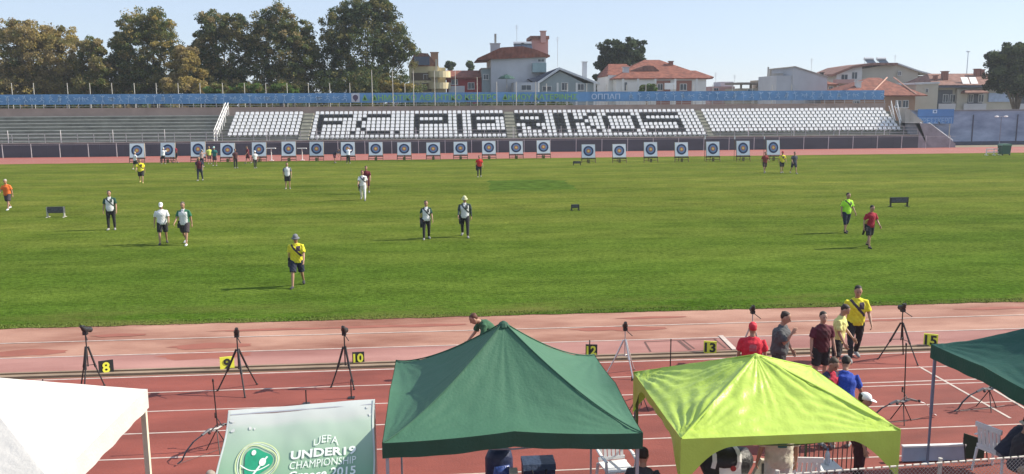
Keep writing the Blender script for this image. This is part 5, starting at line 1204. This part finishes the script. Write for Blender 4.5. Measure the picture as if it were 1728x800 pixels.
person(431, 284, 254, 'person in white shirt, white cap and black trousers before the fifth target', 'stroll', 30, (.6, .6, .6), None, 'long', BK, hat='cap', hatc=(.8, .8, .8))
person(565, 275, 250, 'person in navy top bending between the seventh and eighth targets', 'bend', 60, (.03, .03, .06), None, 'short', (.08, .02, .04), hair=(.15, .12, .12))
person(588, 276, 250, 'person in white cap and dark trousers bent at the eighth target', 'reach', 170, (.7, .74, .8), None, 'long', BK, hat='cap', hatc=(.75, .78, .85))
# people near the shooting line
a = person(1440, 607, 481, 'person in bright yellow shirt with dark chest strap, farthest of the group at the line', 'walk3', -12, YL, None, 'long', BK, strap=(.06, .045, .06), near=True, skin=0, build_=1.1)
person(1417, None, 512, 'person in pale yellow shirt and black shorts seen from the side', 'look_down', 50, (.62, .60, .22), None, 'short', BK, near=True, z_head=1.74, h=1.74, hair=(.03, .02, .015), build_=1.05)
person(1389, None, 526, 'person in dark maroon shirt and sunglasses facing the stands', 'stand', 0, (.07, .012, .02), (.10, .015, .03), 'short', BK, near=True, z_head=1.72, h=1.72, hair=(.02, .015, .01), print_=(.06, .02, .025), skin=1)
person(1318, None, 525, 'person in charcoal grey shirt holding a hand near the chin', 'chin', 55, (.07, .075, .08), None, 'long', (.04, .04, .045), near=True, z_head=1.84, h=1.84, build_=1.32, wide=1.12, hair=(.03, .02, .015))
a = person(1271, None, 546, 'person in red shirt and red cap seen from behind', 'stand', 165, (.55, .02, .04), None, 'long', NV_, near=True, z_head=1.74, h=1.74, hat='cap', hatc=(.60, .03, .05), hair=(.52, .02, .04), print_=(.42, .10, .12), build_=1.22, wide=1.1)
person(1399, None, 600, 'person in red and navy top with sunglasses behind the lime tent', 'look_down', 20, (.42, .02, .05), (.03, .03, .07), 'short', (.06, .02, .03), near=True, z_head=1.70, h=1.70, hair=(.05, .035, .02), build_=1.08)
person(1426, None, 617, 'person in royal blue top bending beside the red and navy one', 'pack', 150, (.02, .06, .36), None, 'short', NV_, near=True, z_head=1.55, h=1.70, hat='cap', hatc=(.12, .13, .14), build_=1.1)
person(1456, None, 668, 'person in white cap and dark maroon clothes under the right corner of the lime tent', 'stand', 60, (.06, .01, .02), None, 'long', (.05, .015, .02), near=True, z_head=1.62, h=1.66, hat='cap', hatc=(.78, .80, .78), build_=1.1)
person(1318, None, 690, 'person in beige shirt with green print standing under the lime tent', 'stand', 175, (.55, .52, .42), None, 'long', (.55, .55, .50), near=True, z_head=1.74, h=1.74, print_=(.04, .15, .14), build_=1.2, wide=1.1)
person(838, None, 549, 'crouching person in dark green shirt hidden by the peak of the green tent', 'bend', -75, (.03, .10, .05), None, 'long', (.10, .10, .10), near=True, z_head=1.16, h=1.7, hair=(.10, .035, .02))
person(330, None, 776, 'grey-haired person in blue shirt seated at the left of the green cover', 'sit_lean', 40, (.03, .13, .50), None, 'long', (.10, .10, .12), near=True, z_head=1.22, h=1.7, hair=(.28, .24, .20))
person(1085, None, 775, 'dark-haired person seated under the right side of the green tent', 'sit', 165, (.05, .05, .06), None, 'long', BK, near=True, z_head=1.22, h=1.7)
person(1703, None, 694, 'person in navy top and black cap seated under the dark green tent', 'sit_lean', 80, (.03, .035, .06), None, 'short', (.2, .2, .22), near=True, z_head=1.25, h=1.7, hat='cap', hatc=(.03, .03, .04))
person(1722, None, 716, 'person in black top with pale hat seated at the right edge', 'sit', 60, (.04, .04, .05), None, 'long', (.35, .30, .22), near=True, z_head=1.22, h=1.7, hat='bucket', hatc=(.55, .52, .45))
# ================================================================== FURNITURE AND BAGS UNDER THE TENTS
C_pl = mat('white_plastic', (.72, .73, .74), .4, .04, 5)
def chair(x, y, rz, label, z=0):
    r = empty('plastic_armchair', (x, y, z), label, 'chair', 'white plastic armchairs by the track'); r.rotation_euler.z = rz
    mb = MB(); mb.b2(-.23, .23, -.22, .22, .41, .44); mb.build('seat', C_pl, r, local=True)
    mb = MB()
    for k in range(6): mb.box((-.18+.072*k, .24+.012, .66), (.05, .02, .36), rx=R(-10))
    mb.box((0, .285, .86), (.48, .03, .08)); mb.box((0, .225, .48), (.46, .03, .05)); mb.build('backrest', C_pl, r, local=True)
    for sx in (-1, 1):
        mb = MB(); mb.loft([((sx*.25, -.24, .62), .03, .012), ((sx*.27, .0, .65), .03, .012), ((sx*.25, .27, .66), .025, .012)], n=6); mb.build('armrest', C_pl, r, local=True)
        for sy in (-1, 1): mb = MB(); mb.loft([((sx*.27, sy*.25, 0), .022, .022), ((sx*.235, sy*.21, .42), .03, .022)] + ([((sx*.255, -.225, .62), .02, .02)] if sy < 0 else []), n=6); mb.build('leg', C_pl, r, local=True)
    return r
def at(px, py, z=0): return gp(px, py, z)
p = at(1040, 775, .55); chair(p.x, p.y, .15, 'white plastic armchair under the right side of the green tent')
p = at(1690, 752, .5); chair(p.x-.05, p.y, 1.9, 'white plastic armchair at the right edge in front of the dark green tent')
p = at(1352, 800, .5); chair(p.x, p.y, 3.0, 'white plastic armchair beside the crowd barrier under the lime tent')
p = gp(1396, 778, .5); r = empty('water_bottle', (p.x, p.y, .44), 'clear water bottle on a white stool below the lime tent', 'bottle'); mb = MB(); mb.loft([((p.x, p.y, .44), .04, .04), ((p.x, p.y, .62), .04, .04), ((p.x, p.y, .68), .015, .015)], n=10); mb.build('body', mat('bottle_clear', (.55, .6, .68), .15), r, smooth=True); mb = MB(); mb.tube([(p.x, p.y, .68), (p.x, p.y, .71)], .017, n=8); mb.build('cap', C_blu, r)
r = empty('stool', (p.x, p.y, 0), 'white plastic stool carrying the water bottle', 'stool'); mb = MB(); mb.b2(p.x-.18, p.x+.18, p.y-.18, p.y+.18, .40, .44); mb.build('seat', C_pl, r)
for sx in (-1, 1):
    for sy in (-1, 1): mb = MB(); mb.tube([(p.x+sx*.17, p.y+sy*.17, 0), (p.x+sx*.14, p.y+sy*.14, .40)], .02); mb.build('leg', C_pl, r)
# gear bags on a bench
def bag(px, py, z, wd, dp, ht, m, label, rz, nm='gear_bag', m2=None, tilt=0, group=None):
    p = gp(px, py, z+ht); r = empty(nm, (p.x, p.y, z), label, 'bag', group); r.rotation_euler.z = rz
    mb = MB(); mb.loft([((0, 0, 0), wd*.48, dp*.46), ((0, 0, ht*.1), wd*.52, dp*.5), ((0, 0, ht*.7), wd*.5, dp*.48), ((0, 0, ht*.93), wd*.42, dp*.40), ((0, 0, ht), wd*.30, dp*.28)], n=16)
    mb.v = [(v[0]+.008*math.sin(v[2]*31+v[1]*17), v[1], v[2]) for v in mb.v]; mb.build('body', m, r, smooth=True, local=True)
    mb = MB(); mb.loft([((0, -dp*.42, ht*.12), wd*.30, .05), ((0, -dp*.52, ht*.3), wd*.34, .06), ((0, -dp*.46, ht*.55), wd*.28, .05)], n=10); mb.build('front_pocket', m2 or m, r, smooth=True, local=True)
    mb = MB(); mb.tube([(-wd*.12, 0, ht*.97), (-wd*.1, 0, ht+.06), (wd*.1, 0, ht+.06), (wd*.12, 0, ht*.97)], .012); mb.build('handle', C_blk, r, local=True)
    return r
bt = empty('folding_table', (1.0, 12.35, 0), 'low table mostly hidden below the front edge of the green tent', 'table')
mb = MB(); mb.b2(.62, 1.62, 12.05, 12.75, .40, .44); mb.build('tabletop', C_pl, bt)
for x in (.68, 1.56):
    for y in (12.1, 12.7): mb = MB(); mb.tube([(x, y, 0), (x, y, .4)], .015); mb.build('leg', C_alu, bt)
NB = mat('nylon_navy', (.018, .028, .075), .45, .25, 12, .3, 20); BB = mat('nylon_blue', (.05, .09, .30), .28, .3, 9, .4, 16); DB = mat('nylon_dark_blue', (.03, .05, .10), .5, .2, 10, .3, 20)
bag(842, 757, .44, .44, .36, .48, NB, 'shiny blue and black gear bag, left of two on the table', .2, m2=BB)
r = empty('equipment_case', (1.42, 12.35, .44), 'boxy navy equipment case with lighter lid, right of two on the table', 'case')
mb = MB(); mb.loft([((1.42, 12.35, .44), .24, .19), ((1.42, 12.35, .50), .25, .2), ((1.42, 12.35, .78), .25, .2), ((1.42, 12.35, .80), .245, .19)], n=4); mb.v = []; mb.f = []; mb.m = []
mb.b2(1.18, 1.66, 12.15, 12.55, .44, .78); mb.build('body', NB, r); mb = MB(); mb.prism_x([(12.13, .785), (12.57, .785), (12.52, .86), (12.18, .86)], 1.17, 1.67); mb.build('lid', DB, r)
mb = MB(); mb.tube([(1.30, 12.13, .80), (1.32, 12.07, .74), (1.50, 12.07, .74), (1.52, 12.13, .80)], .012); mb.build('handle', C_blk, r)
mb = MB(); mb.prism_x([(12.2, .44), (12.5, .44), (12.42, .72), (12.25, .70)], .98, 1.10)
o = mb.build('paper_bag', mat('paper_cream', (.62, .55, .42), .8, .1, 5)); tag(top(o, (1.04, 12.35, .44)), 'small cream paper bag between the blue bag and the navy case', 'bag')
# big black and white holdalls under the lime tent
def holdall(px, py, z, ln, rad, rz, label):
    p = gp(px, py, z); r = empty('holdall', (p.x, p.y, z-rad), label, 'bag'); r.rotation_euler.z = rz
    mb = MB(); mb.loft([((-ln/2, 0, rad*.9), rad*.55, rad*.5), ((-ln/2+.06, 0, rad), rad*.95, rad*.9), ((-.05, 0, rad*1.08), rad*1.05, rad), ((ln/2-.06, 0, rad), rad*.95, rad*.9), ((ln/2, 0, rad*.9), rad*.55, rad*.5)], side=(0, 1, 0), n=16); mb.build('body', mat('nylon_black', (.015, .015, .017), .5, .2, 10, .35, 18), r, smooth=True, local=True)
    mb = MB()
    for x0_ in (-ln*.28, ln*.20):
        pts = [(x0_+.03*math.cos(k), rad*1.1*math.cos(math.pi*k/8), rad*1.02+rad*1.07*math.sin(math.pi*k/8)) for k in range(9)]; mb.loft([(q, .035, .008) for q in pts], side=(1, 0, 0), n=4)
    mb.build('white_strap', C_white, r, local=True)
    mb = MB(); mb.box((ln*.05, -rad*1.04, rad*.85), (ln*.42, .02, rad*1.1), rx=R(-18)); q = mb.build('white_panel', C_white, r, local=True)
    mb = MB(); mb.disc((ln*.10, -rad*1.04-.035, rad*1.05), .045, n=12); mb.build('red_crest', mat('crest_red', (.35, .04, .04), .6), q, local=True)
    return r
p = gp(1238, 778, .75); 
r_ = empty('gear_bench', (p.x, p.y, 0), 'narrow white bench under the lime tent', 'bench')
mb = MB(); mb.b2(p.x-.75, p.x+.75, p.y-.2, p.y+.2, .36, .40); mb.build('seat', C_pl, r_)
for sx in (-.65, .65): mb = MB(); mb.b2(p.x+sx-.02, p.x+sx+.02, p.y-.18, p.y+.18, 0, .36); mb.build('leg', C_pl, r_)
hb = holdall(1222, 779, .66, .80, .25, -.12, 'big black holdall with white straps and a white panel bearing a red crest')
p = gp(1290, 785, .60); tg_ = empty('folded_bib', (p.x+.02, p.y, .42), 'beige cloth bib with the number 17 beside the black holdall', 'bib')
mb = MB(); mb.prism([(p.x-.20, .41), (p.x+.20, .41), (p.x+.17, .66), (p.x-.06, .70)], p.y-.03, p.y+.06); mb.build('cloth', mat('bib_beige', (.52, .48, .38), .85, .1, 6), tg_)
o = text('17', .24, C_num, 'number', tg_, (p.x+.02, p.y-.04, .55), local=False, off=.006)
p0, p1 = gp(1342, 776, .5), gp(1452, 770, .5); r = empty('crowd_barrier', p0*1, 'thin dark metal crowd barrier with vertical bars below the lime tent', 'barrier'); r.location.z = 0
yb_ = (p0.y+p1.y)/2; mb = MB()
for z in (.25, .95): mb.tube([(p0.x, yb_, z), (p1.x, yb_, z)], .016)
for k in range(15): xx = p0.x+(p1.x-p0.x)*k/14; mb.tube([(xx, yb_, .25), (xx, yb_, .95)], .009, n=5)
mb.build('bars', mat('barrier_steel', (.10, .09, .09), .5), r)
for xx in (p0.x+.08, p1.x-.08): mb = MB(); mb.tube([(xx, yb_, 0), (xx, yb_, .26)], .016); mb.b2(xx-.02, xx+.02, yb_-.28, yb_+.28, 0, .03); mb.build('foot', mat('barrier_steel', 0), r)
# white/blue low barrier, green screen
p0, p1 = gp(1522, 779), gp(1626, 776); r = empty('low_barrier', p0, 'low pale blue board with white top edge lying on the track behind the fence', 'barrier')
mb = MB(); mb.box(((p0.x+p1.x)/2, (p0.y+p1.y)/2, .14), ((p1-p0).length, .05, .26), rz=math.atan2(p1.y-p0.y, p1.x-p0.x)); mb.build('panel', mat('panel_pale_blue', (.38, .46, .58), .5, .1, 3), r)
mb = MB(); mb.box(((p0.x+p1.x)/2, (p0.y+p1.y)/2, .285), ((p1-p0).length+.02, .08, .03), rz=math.atan2(p1.y-p0.y, p1.x-p0.x)); mb.build('top_edge', C_white, r)
p = gp(1642, 776); r = empty('folding_screen', p, 'small dark green cloth screen beside the pale blue board', 'screen')
mb = MB(); mb.prism([(p.x-.20, .02), (p.x+.20, .02), (p.x+.20, .36), (p.x-.20, .50)], p.y, p.y+.02); mb.build('cloth', mat('screen_green', (.03, .06, .04), .8), r); mb = MB()
for sx in (-.2, .2): mb.tube([(p.x+sx, p.y-.1, 0), (p.x+sx, p.y+.01, .42)], .012)
mb.build('frame', C_blk, r)
# grandstand barrier mesh at the lower right
A_, B_ = gp(1352, 799, 1.75), gp(1760, 768, 1.75); D_ = (B_-A_); L_ = D_.length; D_.normalize(); A_ = A_-D_*.6; L_ += 3
r = empty('wire_fence', (A_.x, A_.y, 0), 'chain-link fence with a pale rope-like top rail at the lower right', 'fence')
mb = MB(); npt = 60
for k in range(npt): 
    q = A_+D_*(L_*k/npt); q2 = A_+D_*(L_*(k+.72)/npt); mb.tube([q, q2], .014, n=6)
mb.build('top_rail', mat('rope_pale', (.62, .58, .50), .8, .2, 9), r)
mb = MB(); st = .055; nq = int(L_/st)
for k in range(nq):
    a0 = A_+D_*(k*st)
    for dr in (-1, 1):
        b0 = a0+D_*(dr*1.7)-Vector((0, 0, 1.7)); 
        if (b0-A_).dot(D_) < 0 or (b0-A_).dot(D_) > L_: 
            t_ = 1.0
            b0 = a0+(b0-a0)*t_
        mb.tube([a0+Vector((0, .004*dr, 0)), b0+Vector((0, .004*dr, 0))], .0022, n=3)
mb.build('mesh', mat('wire_zinc', (.40, .40, .38), .5, .1, metal=.5), r)
k = 0.3
while k < L_:
    q = A_+D_*k; mb = MB(); mb.tube([(q.x, q.y+.03, 0), (q.x, q.y+.03, 1.80)], .028); mb.build('post', C_pole, r); k += 2.2

# ================================================================== turn modifiers and text into plain meshes
for o, kind, dat in PENDING:
    if kind == 'remesh':
        m_ = o.modifiers.new('r', 'REMESH'); m_.mode = 'VOXEL'; m_.voxel_size = dat[0]; m_.use_smooth_shade = True
        s_ = o.modifiers.new('s', 'SMOOTH'); s_.iterations = 3; s_.factor = .5
bpy.context.view_layer.update(); dg = bpy.context.evaluated_depsgraph_get()
new = []
for o, kind, dat in PENDING: new.append(bpy.data.meshes.new_from_object(o.evaluated_get(dg)))
for (o, kind, dat), me in zip(PENDING, new):
    if kind == 'remesh':
        mats = list(o.data.materials); nm = o.data.name; o.modifiers.clear(); o.data = me; me.name = o.name
        me.materials.clear()
        for q in mats: me.materials.append(q)
        nb = dat[1] if len(dat) > 1 else None; fn = dat[2] if len(dat) > 2 else None
        me.polygons.foreach_set('material_index', [0]*len(me.polygons))
        if fn:
            n_ = []
            for pl in me.polygons: n_.append(fn(pl.center, pl.normal))
            me.polygons.foreach_set('material_index', n_)
        if o.name.startswith(('shirt', 'trousers', 'shorts')):
            co = np.empty(len(me.vertices)*3); me.vertices.foreach_get('co', co); co = co.reshape(-1, 3)
            nr = np.empty(len(me.vertices)*3); me.vertices.foreach_get('normal', nr); nr = nr.reshape(-1, 3)
            dsp = .006*np.sin(co[:, 2]*38+co[:, 0]*25)*np.sin(co[:, 0]*31+co[:, 1]*22+co[:, 2]*9)
            co += nr*dsp[:, None]; me.vertices.foreach_set('co', co.ravel())
        if nb:
            v = [tuple(q.co) for q in me.vertices]; f = [tuple(q.vertices) for q in me.polygons]; nv = len(v)
            m2 = bpy.data.meshes.new('person'); m2.from_pydata(v+nb.v, [], f+[tuple(i+nv for i in q) for q in nb.f])
            for q in mats: m2.materials.append(q)
            m2.polygons.foreach_set('material_index', [0]*len(f)+nb.m); m2.polygons.foreach_set('use_smooth', [True]*(len(f)+len(nb.f))); m2.update(); o.data = m2
        else: me.polygons.foreach_set('use_smooth', [True]*len(me.polygons)); me.update()
        continue
    # text
    nm, par, loc, rot, sc_ = o.name, o.parent, o.location.copy(), o.rotation_euler.copy(), o.scale.copy()
    props = {k: o[k] for k in o.keys() if k.startswith('_')}
    bpy.data.objects.remove(o)
    me.name = nm; n = bpy.data.objects.new(nm.split('.')[0], me); col.objects.link(n); n.parent = par
    co = np.empty(len(me.vertices)*3); me.vertices.foreach_get('co', co); co = co.reshape(-1, 3)
    mn, mx = co.min(0), co.max(0)
    if kind == 'cover':
        u0, u1, v0, v1, arc = dat; off = np.array(origin(cv)); out = []
        for c in co:
            s_, t2 = (c[0]-mn[0])/(mx[0]-mn[0]), (c[1]-mn[1])/(mx[1]-mn[1]); u = u0+(u1-u0)*s_; v = v0+(v1-v0)*t2-arc*math.sin(s_*math.pi)+arc*.5
            out.append(np.array(on_cover(u, v, .013))-off)
        me.vertices.foreach_set('co', np.array(out).ravel()); me.update(); continue
    n.location, n.rotation_euler, n.scale = loc, rot, sc_
    if '_w' in props:
        s_ = props['_w']/(mx[0]-mn[0]); cx_ = (mn[0]+mx[0])/2; co[:, 0] = (co[:, 0]-cx_)*s_
        hy = props.get('_h', .78); k_ = hy/(mx[1]-mn[1]); co[:, 1] = (co[:, 1]-(mn[1]+mx[1])/2)*k_
        me.vertices.foreach_set('co', co.ravel()); me.update()
for o in bpy.data.objects:
    for k in list(o.keys()):
        if k.startswith('_'): del o[k]

# ================================================================== light haze over the ground
hb_ = MB(); hb_.b2(-330, 330, -30, 420, -1.5, 48); 
hm = bpy.data.materials.new('haze_air'); hm.use_nodes = True; ht = hm.node_tree; ht.nodes.remove(ht.nodes['Principled BSDF'])
pv = ht.nodes.new('ShaderNodeVolumePrincipled'); pv.inputs['Color'].default_value = (.86, .92, 1, 1); pv.inputs['Density'].default_value = HAZE; pv.inputs['Anisotropy'].default_value = .3
ht.links.new(pv.outputs[0], ht.nodes['Material Output'].inputs['Volume'])
tag(hb_.build('haze', hm), kind='stuff')
S.cycles.volume_bounces = 0
